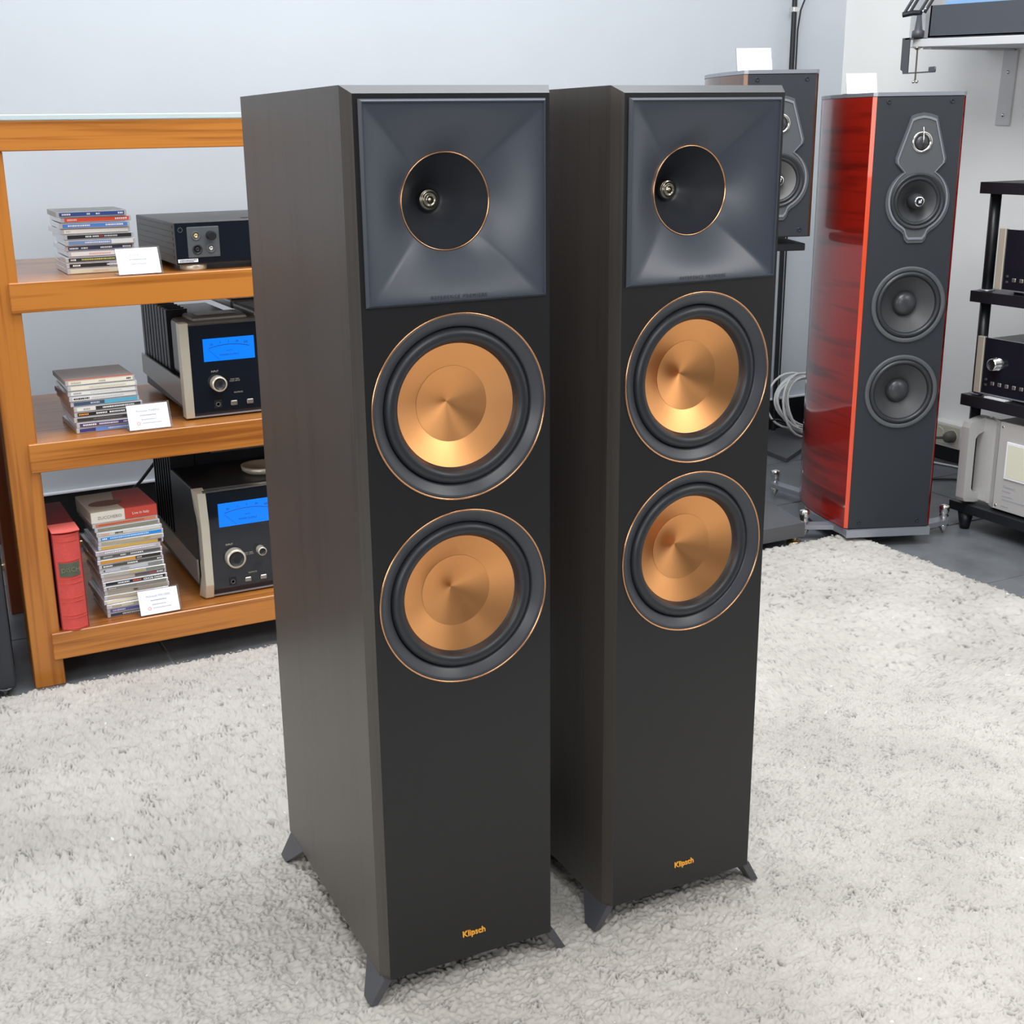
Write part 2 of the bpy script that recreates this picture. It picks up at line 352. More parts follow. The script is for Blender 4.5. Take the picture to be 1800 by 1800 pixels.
def horn(root, cx, cz, hw, hh, y=0.0):
    N = 160; T = 18; vv = []; fs = []
    rc, dep = .0515, .028
    yf = y-.0045
    for i in range(N):
        a = 2*PI*i/N; c_, s_ = math.cos(a), math.sin(a); k = max(abs(c_)/hw, abs(s_)/hh)
        sx, sz = c_/k, s_/k
        for j in range(T+1):
            t = j/T; px = sx*(1-t)+rc*c_*t; pz = sz*(1-t)+rc*s_*t
            d = dep*(t**1.35)*1.0
            vv.append((cx+px, yf+.0015+d*(1+.0045/dep), cz+pz))
    for i in range(N):
        for j in range(T): a = i*(T+1)+j; b = ((i+1) % N)*(T+1)+j; fs.append([a, b, b+1, a+1])
    h = MB(); h.add(vv, fs, True); ho = h.build('horn', M['horn'], root)
    fr = MB(); vv = []
    for e_, y_ in ((.0032, y+.0005), (.0032, y-.0006), (.0008, y-.0048), (-.0004, y-.0048), (-.0010, y-.0020)):
        vv += [(cx-hw-e_, y_, cz-hh-e_), (cx+hw+e_, y_, cz-hh-e_), (cx+hw+e_, y_, cz+hh+e_), (cx-hw-e_, y_, cz+hh+e_)]
    fr.add(vv, [[4*k+i_, 4*k+(i_+1) % 4, 4*k+4+(i_+1) % 4, 4*k+4+i_] for k in range(4) for i_ in range(4)]); fr.build('horn_rim', M['horn'], ho)
    yc = yf+.0015+dep+.0045
    MB().lathe([(rc+.0006, -.001), (rc+.0004, .0012), (rc-.0006, .0014), (rc-.0010, -.001)], (cx, yc, cz), seg=96).build('copper_ring', M['copperring'], ho)
    MB().lathe([(rc-.0003, 0), (.047, -.009), (.038, -.022), (.028, -.036), (.0185, -.048), (.013, -.053), (.0001, -.053)], (cx, yc, cz), seg=72).build('throat', M['throat'], ho)
    MB().lathe([(.0118, -.052), (.0118, -.046), (.0105, -.0445), (.0090, -.0452), (.0082, -.043), (.0062, -.0418), (.0056, -.0434), (.0040, -.0432), (.0032, -.0414), (.0001, -.0405)], (cx, yc, cz), seg=40).build('phase_plug', M['antique'], ho)
    return ho
def tower(x, y, rz, label):
    r = thing('tower_speaker', label, 'speaker', (x, y, TH-.0018), rz, 'pair of black tower speakers on the rug')
    b, t = G+.002, G+HC+.002
    hol = [circ(.1188, .7587-TH+.002, .1032, 72), circ(.1188, .5366-TH+.002, .1032, 72), rect(.1188-.1032, .1188+.1032, .979-TH+.002-.102, .979-TH+.002+.102)]
    MB().panel(rect(E_, W-E_, b+.002, t-CT), hol, 0, .018).build('front_baffle', M['baffle'], r)
    c = MB()
    # left chamfer, right chamfer, top chamfer, body
    c.add([(0, CB, b), (E_, 0, b+.002), (E_, 0, t-CT), (0, CB, t)], [[0, 1, 2, 3]])
    c.add([(W, CB, b), (W-E_, 0, b+.002), (W-E_, 0, t-CT), (W, CB, t)], [[3, 2, 1, 0]])
    c.add([(E_, 0, b+.002), (W-E_, 0, b+.002), (W, CB, b), (0, CB, b)], [[0, 1, 2, 3]])
    c.build('edge_bevel', M['ash'], r)
    MB().add([(0, CB, t), (E_, 0, t-CT), (W-E_, 0, t-CT), (W, CB, t)], [[0, 1, 2, 3]]).build('top_bevel', M['topsatin'], r)
    s = MB(); vv = [(0, CB, b), (W, CB, b), (W, D, b), (0, D, b), (0, CB, t), (W, CB, t), (W, D, t), (0, D, t)]
    s.add(vv, [[0, 3, 2, 1], [4, 5, 6, 7], [1, 2, 6, 5], [2, 3, 7, 6], [3, 0, 4, 7]]); s.build('cabinet', M['ash'], r)
    driver(r, .1188, .7587-TH+.002); driver(r, .1188, .5366-TH+.002)
    ho = horn(r, .1191, .979-TH+.002, .1026, .1012)
    text('REFERENCE PREMIERE', .0056, M['lettering'], ho, (.1190, -.0032, .8812-TH+.002), ext=.00015, sx=.90, space=1.4, bold=-.00005, rot=(PI/2-.1, 0, 0))
    text('Klipsch', .0112, M['logo'], r, (.121, -.0008, .0885-TH+.002), ext=.0008, bold=.0002, name='logo', space=.98)
    for sx, y0, y1, y2 in ((0, .004, .066, .030), (1, .004, .066, .030), (0, D-.004, D-.066, D-.030), (1, D-.004, D-.066, D-.030)):
        X = (lambda q: q) if sx == 0 else (lambda q: W-q)
        f = MB(); zt, zb = G+.004, 0.0
        ins, out = [(X(.0015), zt), (X(.014), zt)], [(X(-.0175), zb), (X(-.0075), zb)]
        vv = []
        for yy_t, yy_b in ((y0, y0+(.002 if y1 > y0 else -.002)), (y1, y2)):
            vv += [(ins[0][0], yy_t, zt), (ins[1][0], yy_t, zt), (out[1][0], yy_b, zb), (out[0][0], yy_b, zb)]
        f.add(vv, [[0, 1, 2, 3], [4, 7, 6, 5], [0, 3, 7, 4], [1, 5, 6, 2], [2, 6, 7, 3], [0, 4, 5, 1]])
        f.build('foot', M['footm'], r)
    return r
tower(.476, 1.252, -.0295, 'black tower speaker with two copper woofers, nearest one, left of its twin')
tower(.799, 1.255, -.0079, 'black tower speaker with two copper woofers, right of its twin and beside the red speaker')

# ------------------------------------------------------------------ teak shelf unit
SY = 2.485
sh = thing('shelf_unit', 'orange teak shelf unit with three boards and a glass top against the back wall', 'shelf', (.28, SY, 0))
def SB(x0, x1, y0, y1, z0, z1, name, m, bev=.0015): return MB().box(x0-.28, x1-.28, y0-SY, y1-SY, z0, z1, bev).build(name, m, sh)
XE = 1.62
for nm, z0, z1 in (('shelf_board', .744, .799), ('shelf_board', .441, .497), ('shelf_board', .057, .113)):
    SB(.278, XE, SY, 2.99, z0, z1, nm, M['teakx'])
SB(.236, XE+.06, SY, SY+.04, 1.030, 1.082, 'top_rail', M['teakx'])
SB(.236, XE+.06, 2.95, 2.99, 1.030, 1.082, 'top_rail', M['teakx'])
for x in (.238, XE):
    SB(x, x+.058, SY+.010, SY+.065, 0, 1.030, 'post', M['teakz'])
    SB(x+.012, x+.070, 2.955, 3.01, 0, 1.030, 'post', M['teakdark'])
SB(.238, XE+.06, SY-.004, 3.0, 1.0825, 1.0925, 'glass_top', M['glassedge'])

# ------------------------------------------------------------------ discs
def disc(x, y, z, rz, spine, label, group, wdt=.129, dep=.142, h=.0092, marks=(), top=None, inset=.006, right=None, txt=None, name='disc_case'):
    r = thing(name, label, 'disc', (x, y, z), rz, group)
    MB().box(0, wdt, 0, dep, 0, h, .0008).build('case', M['jewel'] if top is None else cmat(top), r)
    s0, s1 = (inset, wdt-.004)
    sp = MB().box(s0, s1, -.0004, .001, .0016, h-.0016).build('spine_insert', cmat(spine), r)
    if right:
        f_, c_ = right; MB().box(s0+(s1-s0)*f_, s1, -.0007, 0, .0016, h-.0016).build('spine_panel', cmat(c_), r)
    for a, b_, c_ in marks:
        # print too small to read: short strokes
        q = MB(); xx = s0+(s1-s0)*a; e = s0+(s1-s0)*b_
        while xx < e-.001:
            l = random.uniform(.0012, .0034); q.box(xx, min(xx+l, e), -.0010, -.0006, h*.36, h*.66); xx += l+.0009
        q.build('spine_print', cmat(c_), r)
    if txt:
        for s_, fx, c_, sz, fl in txt:
            text(s_, sz, cmat(c_), r, (s0+(s1-s0)*fx, -.0011, h*.5), rot=(PI/2, PI if fl else 0, 0), ext=.0001, name='spine_title', bold=.00012)
    return r
WH = (.85, .86, .84); BK = (.02, .02, .025)
G1 = 'disc stack on the upper shelf'
st1 = [  # bottom to top: name, spine, marks, right
    ('cream spine, bottom of the stack', (.70, .66, .50), [(.35, .6, (.75, .5, .4))], None, 0),
    ('black and grey spine, second from the bottom of the stack', BK, [(.05, .18, WH), (.58, .78, WH)], (.62, (.25, .25, .30)), 0),
    ('black spine with yellow-green print, low in the stack', (.035, .035, .03), [(.03, .12, WH), (.2, .72, (.55, .52, .15))], None, -.002),
    ('white spine with pink print beside the card', (.80, .78, .78), [(.28, .62, (.8, .45, .42))], None, .004),
    ('navy spine with small white print', (.04, .055, .13), [(.02, .16, WH), (.2, .3, WH), (.5, .68, WH), (.85, .99, WH)], None, 0),
    ('blue-grey spine with white right end', (.18, .28, .50), [(.25, .64, (.7, .75, .9))], (.66, (.72, .75, .76)), 0),
    ('black spine with a red and two white blocks', BK, [(.28, .38, WH), (.39, .49, WH), (.50, .55, (.75, .08, .05)), (.57, .78, (.6, .6, .6))], None, 0),
    ('plain white spine', (.82, .82, .78), [(.03, .1, (.6, .6, .6))], None, -.003),
    ('bright blue spine', (.09, .24, .68), [(.08, .42, WH), (.66, .94, WH)], None, -.005),
    ('red spine, second from the top', (.78, .08, .04), [(.04, .19, (.95, .7, .65)), (.78, .98, WH)], None, -.002),
    ('dark blue spine and grey cover, top of the stack', (.035, .08, .30), [(.04, .18, WH), (.42, .48, WH), (.56, .62, WH), (.9, .98, WH)], None, -.010)]
for i, (lb, sp, mk, rt, dx) in enumerate(st1):
    disc(.399+dx+random.uniform(-.0015, .0015), 2.583+random.uniform(-.003, .003), .7995+i*.0107, random.uniform(-.03, .03)-.02, sp, 'disc case with '+lb+', upper shelf', G1, marks=mk, right=rt, h=.0102, wdt=.131, top=(.50, .51, .53) if i == 10 else None)
G2 = 'disc stack on the middle shelf'
st2 = [
    ('blue and white spine, bottom of the stack', (.05, .05, .20), [(.45, .9, (.6, .65, .8))], (.25, (.12, .28, .75)), .0),
    ('purple spine with white print', (.085, .06, .17), [(.05, .27, WH), (.3, .6, (.7, .7, .85)), (.68, .8, (.6, .6, .8))], None, .001),
    ('dark grey spine with faint print', (.045, .043, .042), [(.25, .7, (.15, .15, .15))], None, -.001),
    ('black spine with an orange mark', BK, [(.02, .17, (.95, .35, .05)), (.29, .46, WH), (.5, .74, WH)], None, -.002),
    ('white left end and black right part', (.78, .78, .74), [(.1, .2, (.4, .4, .4)), (.4, .9, WH)], (.29, (.04, .04, .045)), -.002),
    ('dark blue spine with a turquoise glow', (.05, .09, .15), [(.26, .4, (.5, .6, .7))], (.48, (.10, .42, .60)), -.004),
    ('white spine with a black pattern at its left end', (.78, .79, .78), [(.02, .26, BK), (.3, .8, (.6, .6, .62))], None, -.006),
    ('white spine with small grey letters', (.82, .84, .82), [(.04, .16, (.35, .35, .35)), (.3, .8, (.7, .7, .7))], None, -.008),
    ('cream spine, second from the top', (.82, .79, .66), [(.28, .85, (.66, .62, .52))], None, -.008),
    ('salmon edge, cream spine and pale cover, top of the stack', (.83, .80, .66), [(.04, .2, (.5, .47, .4)), (.47, .58, (.45, .42, .4)), (.9, .97, (.1, .05, .05))], None, -.010)]
for i, (lb, sp, mk, rt, dx) in enumerate(st2):
    r = disc(.376+dx+random.uniform(-.0015, .0015), 2.536+random.uniform(-.002, .002), .4975+i*.0105, random.uniform(-.03, .03)+.012, sp, 'disc case with '+lb+', middle shelf', G2, marks=mk, right=rt, h=.0101, wdt=.133, top=(.46, .45, .45) if i == 9 else None)
    if i == 9: MB().box(.001, .131, .0005, .012, .0100, .0106).build('cover_band', cmat((.80, .22, .14)), r)
G3 = 'disc stack on the lower shelf'
T_ = (.35, .33, .30)
st3 = [
    ('dark spine with white print, bottom of the stack', (.05, .055, .08), [(.2, .75, (.6, .62, .6))], None, 0),
    ('blue-violet spine, second from the bottom', (.10, .11, .33), [(.04, .25, (.6, .6, .8))], None, 0),
    ('cream spine with thin print, third from the bottom', (.62, .58, .48), [(.04, .2, T_), (.4, .8, T_)], None, 0),
    ('cream spine with a light blue right half', (.80, .72, .55), [], (.55, (.10, .45, .62)), -.003),
    ('beige spine with orange edge', (.46, .39, .29), [(.4, .7, (.55, .48, .38))], None, -.002),
    ('tan spine above the beige one', (.38, .32, .24), [(.43, .5, BK)], None, -.002),
    ('olive grey spine under the black one', (.20, .19, .16), [(.03, .15, (.5, .5, .45)), (.5, .8, (.3, .28, .24))], None, -.002),
    ('black spine with red blocks and an upside-down white name', BK, [(.2, .40, WH), (.45, .6, (.75, .12, .08))], None, -.003),
    ('pink and purple spine with white lettering', (.52, .42, .36), [(.75, .85, (.6, .08, .06)), (.87, .98, WH)], (.5, (.13, .10, .10)), -.003),
    ('grey spine with a yellow stroke', (.42, .40, .36), [(.42, .68, (.55, .40, .06))], (.70, (.2, .21, .17)), -.004),
    ('pale grey spine with an oval mark', (.50, .52, .56), [(.02, .05, BK), (.3, .45, T_)], (.76, (.22, .23, .21)), -.005),
    ('dark grey spine with three white words', (.075, .075, .070), [(.02, .17, WH), (.42, .60, WH), (.92, .99, WH)], None, -.006),
    ('orange spine with black right part', (.62, .28, .04), [(.60, .68, (.6, .5, .4))], (.58, (.03, .025, .02)), -.008),
    ('dark grey spine with spaced white capitals', (.09, .085, .08), [(.05, .2, (.5, .5, .48)), (.33, .42, (.7, .7, .68)), (.5, .72, (.7, .7, .68))], None, -.009),
    ('lavender and white striped spine', (.45, .38, .44), [(.1, .95, (.8, .77, .82))], None, -.009),
    ('golden yellow spine', (.62, .38, .08), [], (.94, (.06, .03, .04)), -.004),
    ('pale tan spine', (.42, .36, .25), [(.7, .82, (.45, .3, .1))], None, -.002),
    ('bright blue spine', (.02, .26, .72), [(.02, .1, WH), (.15, .8, (.5, .75, .95))], None, -.004),
    ('off-white spine with salmon and black marks', (.60, .60, .55), [(.02, .16, (.8, .3, .2)), (.25, .38, BK)], None, -.006),
    ('mossy grey spine', (.24, .24, .18), [(.1, .9, (.32, .32, .22))], None, -.008),
    ('orange-red spine just under the thick box', (.62, .20, .11), [(.05, .8, (.5, .12, .05))], None, -.010)]
for i, (lb, sp, mk, rt, dx) in enumerate(st3):
    disc(.394+dx+random.uniform(-.0015, .0015), 2.519+random.uniform(-.002, .002), .1135+i*.0096, random.uniform(-.03, .03)+.03, sp, 'disc case with '+lb+', lower shelf', G3, marks=mk, right=rt, h=.0093, wdt=.131,
         txt=[('MARIO BIONDI', .79, (.85, .85, .82), .0058, True)] if i == 7 else None)
bx = thing('disc_box', 'thick beige and red disc box on top of the tallest disc stack, lower shelf', 'disc', (.383, 2.520, .1135+21*.0096), .04)
MB().box(0, .131, 0, .146, 0, .023, .002, seg=2).build('box_body', cmat((.43, .38, .31)), bx)
MB().box(-.0003, .066, -.0004, .002, .0005, .0225).build('spine_left', cmat((.70, .67, .60)), bx)
MB().box(.066, .1313, -.0004, .002, .0005, .0225).build('spine_right', cmat((.52, .06, .04)), bx)
MB().prism([(.066, -.0002), (.1312, -.0002), (.1312, .146), (.075, .146), (.060, .06)], 2, .0226, .0233).build('cover_red', cmat((.36, .045, .035)), bx)
MB().prism([(.030+.034*math.cos(t)+.012, .058+.022*math.sin(t)) for t in [2*PI*i/20 for i in range(20)]], 2, .0230, .0235).build('cover_picture', cmat((.14, .06, .04)), bx)
text('ZUCCHERO', .0088, cmat((.25, .24, .22)), bx, (.036, -.0008, .0100), ext=.0001, name='spine_title')
text('Live in Italy', .0075, cmat((.85, .72, .66)), bx, (.098, -.0008, .0105), ext=.0001, name='spine_title')

# ------------------------------------------------------------------ cloth-bound book in its slipcase
bk = thing('book', 'red cloth-bound book in a slipcase with green spine label beside the left post', 'book', (.3005, 2.4835, .1135), 0)
sc = MB().box(0, .0025, .012, .235, 0, .203).box(.0505, .053, .012, .235, 0, .203).box(0, .053, .012, .235, .2005, .2035).box(0, .053, .2325, .235, 0, .203)
sc.build('slipcase', M['reddark'], bk)
MB().add([(0, .004, .2036), (.053, .004, .2036), (.053, .060, .2036), (0, .060, .2036), (0, .004, .206), (.053, .004, .206), (.053, .060, .206), (0, .060, .206)], [[0, 1, 2, 3], [4, 5, 6, 7], [0, 1, 5, 4], [1, 2, 6, 5], [2, 3, 7, 6], [3, 0, 4, 7]]).prism([(.053*i/10, .004-.006*math.sin(PI*i/10)) for i in range(11)], 2, .2036, .206).build('slipcase_lip', M['redpale'], bk)
sp = MB(); pts = [(.002+.049*i/14, .012-.012*math.sin(PI*i/14)) for i in range(15)]
sp.prism(pts+[(.051, .18), (.002, .18)], 2, 0, .199)
so = sp.build('spine', M['redcloth'], bk)
for z in (.197, .185, .145, .108, .098, .068, .060, .032, .026, .004):
    MB().prism([(.004+.045*i/14, .0112-.0125*math.sin(PI*(i+1)/16)) for i in range(15)]+[(.049, .013), (.004, .013)], 2, z, z+.0012).build('spine_rule', M['redplastic'], so)
MB().prism([(.007+.039*i/14, .0104-.0122*math.sin(PI*(i+2)/18)) for i in range(15)]+[(.046, .013), (.007, .013)], 2, .113, .141).build('spine_label', M['green'], so)
text('DISCH', .0125, M['goldink'], so, (.0275, -.0022, .127), ext=.0002, name='spine_title')

# ------------------------------------------------------------------ price cards
def price(x, y, z, rz, lines, label, w_=.080, h_=.051, red=True):
    r = thing('price_card', label, 'card', (x, y, z+.0012), rz, 'price cards on the shelves')
    tl = Matrix.Rotation(-.38, 4, 'X')
    MB().box(-.0015, w_+.004, 0, .0012, 0, h_+.003, mtx=tl).box(-.0015, w_+.004, 0, .035, 0, .0010).build('holder', M['acrylic'], r)
    c = MB().box(0, w_, -.0008, -.0002, .0012, h_, mtx=tl).build('card', M['white'], r)
    for i, (s, sz) in enumerate(lines):
        zz = h_*(.74-.17*i); p = tl @ Vector((w_*.5, -.0010, zz))
        if i == 0: text(s, sz, M['ink'], c, p, rot=(PI/2-.38, 0, 0), ext=.00005)
        else: strokes(w_*(.28+.02*i), w_*(.72-.02*i), zz, sz*.45, M['ink'], c, y=-.0007, mtx=tl)
    if red:
        strokes(w_*.34, w_*.80, h_*.26, .0014, M['ink'], c, y=-.0007, mtx=tl); p = tl @ Vector((w_*.24, -.0010, h_*.26)); q = MB().lathe([(.0034, 0), (.0034, .0002), (.0024, .0002), (.0024, 0)], (0, 0, 0), seg=20).build('logo', M['redink'], c); q.location = p; q.rotation_euler = (-.38, 0, 0)
price(.479, 2.4925, .7992, .03, [('Rose RS250', .0062), ('', .0045), ('', .0036)], 'white price card leaning by the disc stack on the upper shelf', red=False)
price(.471, 2.497, .4972, 0.0, [('McIntosh MA8950', .0062), ('', .0045), ('', .0036)], 'white price card by the middle shelf disc stack')
price(.456, 2.4915, .1132, .01, [('McIntosh MA12000', .0062), ('', .0045), ('', .0036)], 'white price card by the tall lower shelf disc stack')

# ------------------------------------------------------------------ black streaming DAC on upper shelf
d = thing('headphone_amplifier', 'black headphone amplifier with grey socket plate on the upper shelf', 'amplifier', (.593, 2.510, .7992))
fz = .0125
MB().box(0, .30, .002, .335, fz, fz+.080, .0015).build('case', M['darkmetal'], d)
for i in range(6): MB().box(-.0012, .0, .012, .325, fz+.012+i*.0115, fz+.0165+i*.0115).build('cooling_rib', M['darkmetal'], d)
MB().box(.001, .299, -.0015, .002, fz+.001, fz+.079, .0005).build('front_panel', M['blackgloss'], d)
jp = MB().box(.024, .087, -.0030, -.0010, fz+.0125, fz+.071, .001).build('socket_plate', M['plate'], d)
for x, z, r_, m_, nm in ((.041, .054, .0088, 'plate', 'jack_socket'), (.042, .028, .0095, 'blackmetal', 'xlr_socket'), (.069, .029, .0088, 'plate', 'jack_socket')):
    q = MB().lathe([(r_, 0), (r_, .0014), (r_-.0014, .0018), (r_-.002, .0006), (.004, .0006), (.004, 0.0)], (x, -.003, fz+z), seg=28).build(nm, M[m_], jp)
    MB().lathe([(.0042, .0006), (.0038, .0020), (.0022, .0020), (.0020, .0003), (.0001, .0003)], (x, -.003, fz+z), seg=20).build('contact', M['brass' if nm == 'jack_socket' and x < .05 else 'blackmetal' if nm == 'xlr_socket' else 'steel'], jp)
MB().lathe([(.0088, 0), (.0085, .016), (.0072, .018), (.0001, .018)], (.069, -.003, fz+.054), seg=14, smooth=False).build('knob', M['blackmetal'], d)
MB().box(.003, .042, -.0024, -.0014, fz+.004, fz+.0105).build('sticker', M['white'], d)
strokes(.006, .039, fz+.0085, .0014, M['lettering'], d, y=-.0023); strokes(.006, .034, fz+.0060, .0014, M['lettering'], d, y=-.0023)
MB().lathe([(.0048, 0), (.0048, .0003), (.0038, .0003), (.0038, 0)], (.0115, -.0015, fz+.066), seg=24).build('emblem', M['plate'], d)
for x, y in ((.040, .030), (.26, .030), (.040, .30), (.26, .30)): MB().lathe([(.0001, 0), (.025, 0), (.026, .002), (.026, .010), (.024, .0125), (.0001, .0125)], (x, y, 0), axis=2, sign=1, seg=36).build('foot', M['champagne'], d)
MB().lathe([(.011, 0), (.011, .0006), (.009, .0006), (.009, 0)], (.16, .06, fz+.080), axis=2, sign=1, seg=28).build('top_emblem', M['blackmetal'], d)

# ------------------------------------------------------------------ blue-meter amplifiers
def meter(d, x0, x1, z0, z1, y):
    m_ = MB().box(x0, x1, y-.0006, y, z0, z1).build('blue_meter', M['blue'], d)
    cx, w_, h_ = (x0+x1)/2, x1-x0, z1-z0
    arc = [(cx+w_*.40*t, y-.0010, z0+h_*(.70-.13*t*t)) for t in [i/10-1 for i in range(21)]]
    MB().tube(arc, .0006, 6).build('scale_arc', M['meterink'], m_)
    MB().tube([(x0+w_*.10, y-.0009, z0+h_*.52), (x0+w_*.30, y-.0009, z0+h_*.05)], .0003, 5).build('needle', M['meterink'], m_)
    for i, s in enumerate(('.02', '.2', '2', '20', '200')):
        t = -.85+.42*i; text(s, .0062, M['meterink'], m_, (cx+w_*.40*t, y-.0008, z0+h_*(.83-.13*t*t)), ext=.0001)
    text('WATTS', .0036, M['meterink'], m_, (cx, y-.0008, z0+h_*.42), ext=.0001)
    text('POWER OUTPUT', .0052, M['meterink'], m_, (cx, y-.0008, z0+h_*.24), ext=.0001)
def knob(d, x, z, r_, y, dp=.018):
    k = MB().lathe([(r_*1.02, 0), (r_, dp*.8), (r_, dp), (r_*.80, dp+.0006)], (x, y, z), seg=40).build('knob', M['champagne'], d)
    MB().lathe([(r_*.80, dp+.0006), (r_*.78, dp-.0006), (r_*.3, dp-.0022), (.0001, dp-.0024)], (x, y, z), seg=40).build('knob_face', M['blackmetal'], k)
def amp(x, y, z, label, Hh, style):
    d = thing('integrated_amplifier', label, 'amplifier', (x, y, z), 0, 'black amplifiers with blue meters')
    Wd = .445; cap = .018
    b = .006
    for s in (0, 1):
        xx = lambda q: q if s == 0 else Wd-q
        if style == 0:
            MB().box(min(xx(0), xx(cap)), max(xx(0), xx(cap)), -.004, .022, b-.002, Hh, .001).build('end_cap', M['champagne'], d)
        else:
            # cut-corner cap: wide slanted top, straight middle, slanted bottom
            q = MB(); i0, i1 = xx(cap+.006), xx(cap+.006)
            prof = [(0.0, .020), (-.001, .016), (-.0135, Hh-.075+.010-.0), (-.0135, .036), (-.004, .002)]
            yz = [(.022, b-.003), (-.004, b-.003), (-.013, .033), (-.013, Hh-.072), (-.002, Hh-.006), (.022, Hh)]
            q.prism(yz, 0, min(xx(.007), xx(cap+.006)), max(xx(.007), xx(cap+.006)))
            q.build('end_cap', M['champagne'], d)
            q = MB().add([(xx(0), .022, Hh), (xx(.007), -.002, Hh-.006), (xx(.007), .022, Hh), (xx(.007), -.013, Hh-.072), (xx(.007), .022, Hh-.085)], [[0, 1, 2], [0, 3, 1], [0, 4, 3]]).build('cap_flare', M['champagne'], d)
            q = MB().add([(xx(0), .022, b-.003), (xx(.007), -.004, b-.003), (xx(.007), .022, b-.003), (xx(.007), -.013, .033), (xx(.007), .022, .045)], [[0, 1, 2], [0, 3, 1], [0, 4, 3]]).build('cap_flare', M['champagne'], d)
    MB().box(cap, Wd-cap, 0, .010, b, Hh-.006, .0005).build('front_glass', M['blackgloss'], d)
    MB().box(cap, Wd-cap, -.003, .012, Hh-.0065, Hh-.0035).build('front_trim', M['steel'], d); MB().box(cap, Wd-cap, -.003, .012, b-.002, b+.001).build('front_trim', M['alu'], d)
    if style == 0: meter(d, .046, .152, .116, .162, 0); meter(d, .29, .396, .116, .162, 0)
    else: meter(d, .048, .172, .152, .203, 0); meter(d, .27, .394, .152, .203, 0)
    kz = .071 if style == 0 else .083
    knob(d, .070 if style == 0 else .075, kz, .0155 if style == 0 else .0205, 0); knob(d, .37, kz, .0155 if style == 0 else .0205, 0)
    if style: knob(d, .132, .091, .0092, 0); knob(d, .175, .091, .0092, 0)
    text('INPUT', .0055, M['champagne'], d, (.066, -.0006, kz+.024+.005*style), ext=.0001)
    text('PUSH: TRIM\nHOLD: SETUP', .0036, M['champagne'], d, (.106, -.0006, kz+.003), ext=.0001)
    text('OUTPUTS', .0042, M['champagne'], d, (.112, -.0006, .048 if style == 0 else .043), ext=.0001)
    jz = .027 if style == 0 else .029
    MB().box(.060, .076, -.0015, 0, jz-.008, jz+.009, .0008).build('jack_plate', M['blackmetal'], d)
    MB().lathe([(.0052, 0), (.0048, .0015), (.0034, .0015), (.003, 0), (.0001, 0)], (.068, -.0015, jz), seg=20).build('jack_socket', M['plate'], d)
    for i in range(7):
        MB().box(.094+.034*i, .108+.034*i, -.004, 0, jz-.005, jz+.005, .0015).build('push_button', M['chassis'], d)
    # chassis
    if style == 0:
        MB().box(.012, Wd-.012, .012, .40, .012, .080).build('chassis', M['blackmetal'], d)
        MB().box(.012, Wd-.012, .012, .125, .080, Hh-.002, .010, seg=3).build('front_housing', M['housing'], d)
        MB().box(.035, .150, .028, .115, Hh-.006, Hh+.006, .006, seg=3).build('transformer_cover', M['housing'], d)
        MB().box(.050, .132, .048, .098, Hh+.0055, Hh+.0072, .001).build('cover_window', M['chassis'], d)
        MB().box(.165, .40, .030, .19, Hh-.006, Hh+.012, .007, seg=3).build('transformer_cover', M['housing'], d)
        MB().box(.165, .40, .200, .38, Hh-.006, Hh+.016, .007, seg=3).build('transformer_cover', M['chassis'], d)
        for i in range(9): MB().box(.010, .055, .145+i*.028, .150+i*.028, .080, Hh+.010).box(.010, .016, .150+i*.028, .165+i*.028, .080, Hh+.010).build('heat_sink_fin', M['blackmetal'], d)
        MB().box(.055, .16, .135, .40, .080, Hh-.012).build('rear_housing', M['darkmetal'], d)
    else:
        MB().box(.010, Wd-.010, .012, .40, .012, .080).build('chassis', M['blackmetal'], d)
        MB().box(.004, Wd-.004, .016, .22, .080, Hh-.002, .004, seg=2).build('front_housing', M['blackmetal'], d)
        for i in range(8): MB().box(.006, .06, .225+i*.024, .231+i*.024, .080, Hh+.055).build('heat_sink_fin', M['blackmetal'], d)
        MB().box(.060, .385, .235, .41, .080, Hh+.050, .004).build('transformer_cover', M['blackmetal'], d)
        MB().box(.10, .36, .228, .236, Hh+.020, Hh+.040).build('rear_plate', M['chassis'], d)
        MB().lathe([(.0001, .006), (.035, .006), (.044, .012), (.046, .022), (.040, .022), (.034, .016), (.0001, .012)], (.178, .10, Hh-.009), axis=2, sign=1, seg=40).build('saucer', M['champagne'], d)
    MB().add([(-.004+.006, .030, .026), (.002, .030, .080), (.002, .39, .080+.004), (.002, .39, .040), (.006, .030, .026), (.006, .030, .080), (.006, .39, .084), (.006, .39, .040)], [[0, 1, 2, 3], [4, 5, 6, 7], [0, 1, 5, 4], [1, 2, 6, 5], [2, 3, 7, 6], [3, 0, 4, 7]]).build('side_rail', M['chassis'], d)
    for xx_, yy in ((.05, .05), (Wd-.05, .05), (.05, .34), (Wd-.05, .34)): MB().lathe([(.0001, 0), (.016, 0), (.018, .012), (.0001, .012)], (xx_, yy, 0), axis=2, sign=1, seg=20).build('foot', M['blackmetal'], d)
amp(.5935, 2.543, .4972, 'amplifier with blue meter and plain champagne end caps on the middle shelf', .197, 0)
amp(.593, 2.533, .1132, 'taller amplifier with blue meter and flared champagne end caps on the lower shelf', .237, 1)
tag(MB().tube([(.62, 3.02, .30), (.60, 3.10, .24), (.585, 3.16, .20), (.56, 3.22, .12), (.54, 3.30, .05), (.55, 3.38, .012), (.62, 3.42, .008), (.9, 3.40, .008), (1.4, 3.3, .008)], .004).build('power_cable', M['blackcable']), 'black cable hanging behind the lower shelf amplifier down to the floor', 'cable')
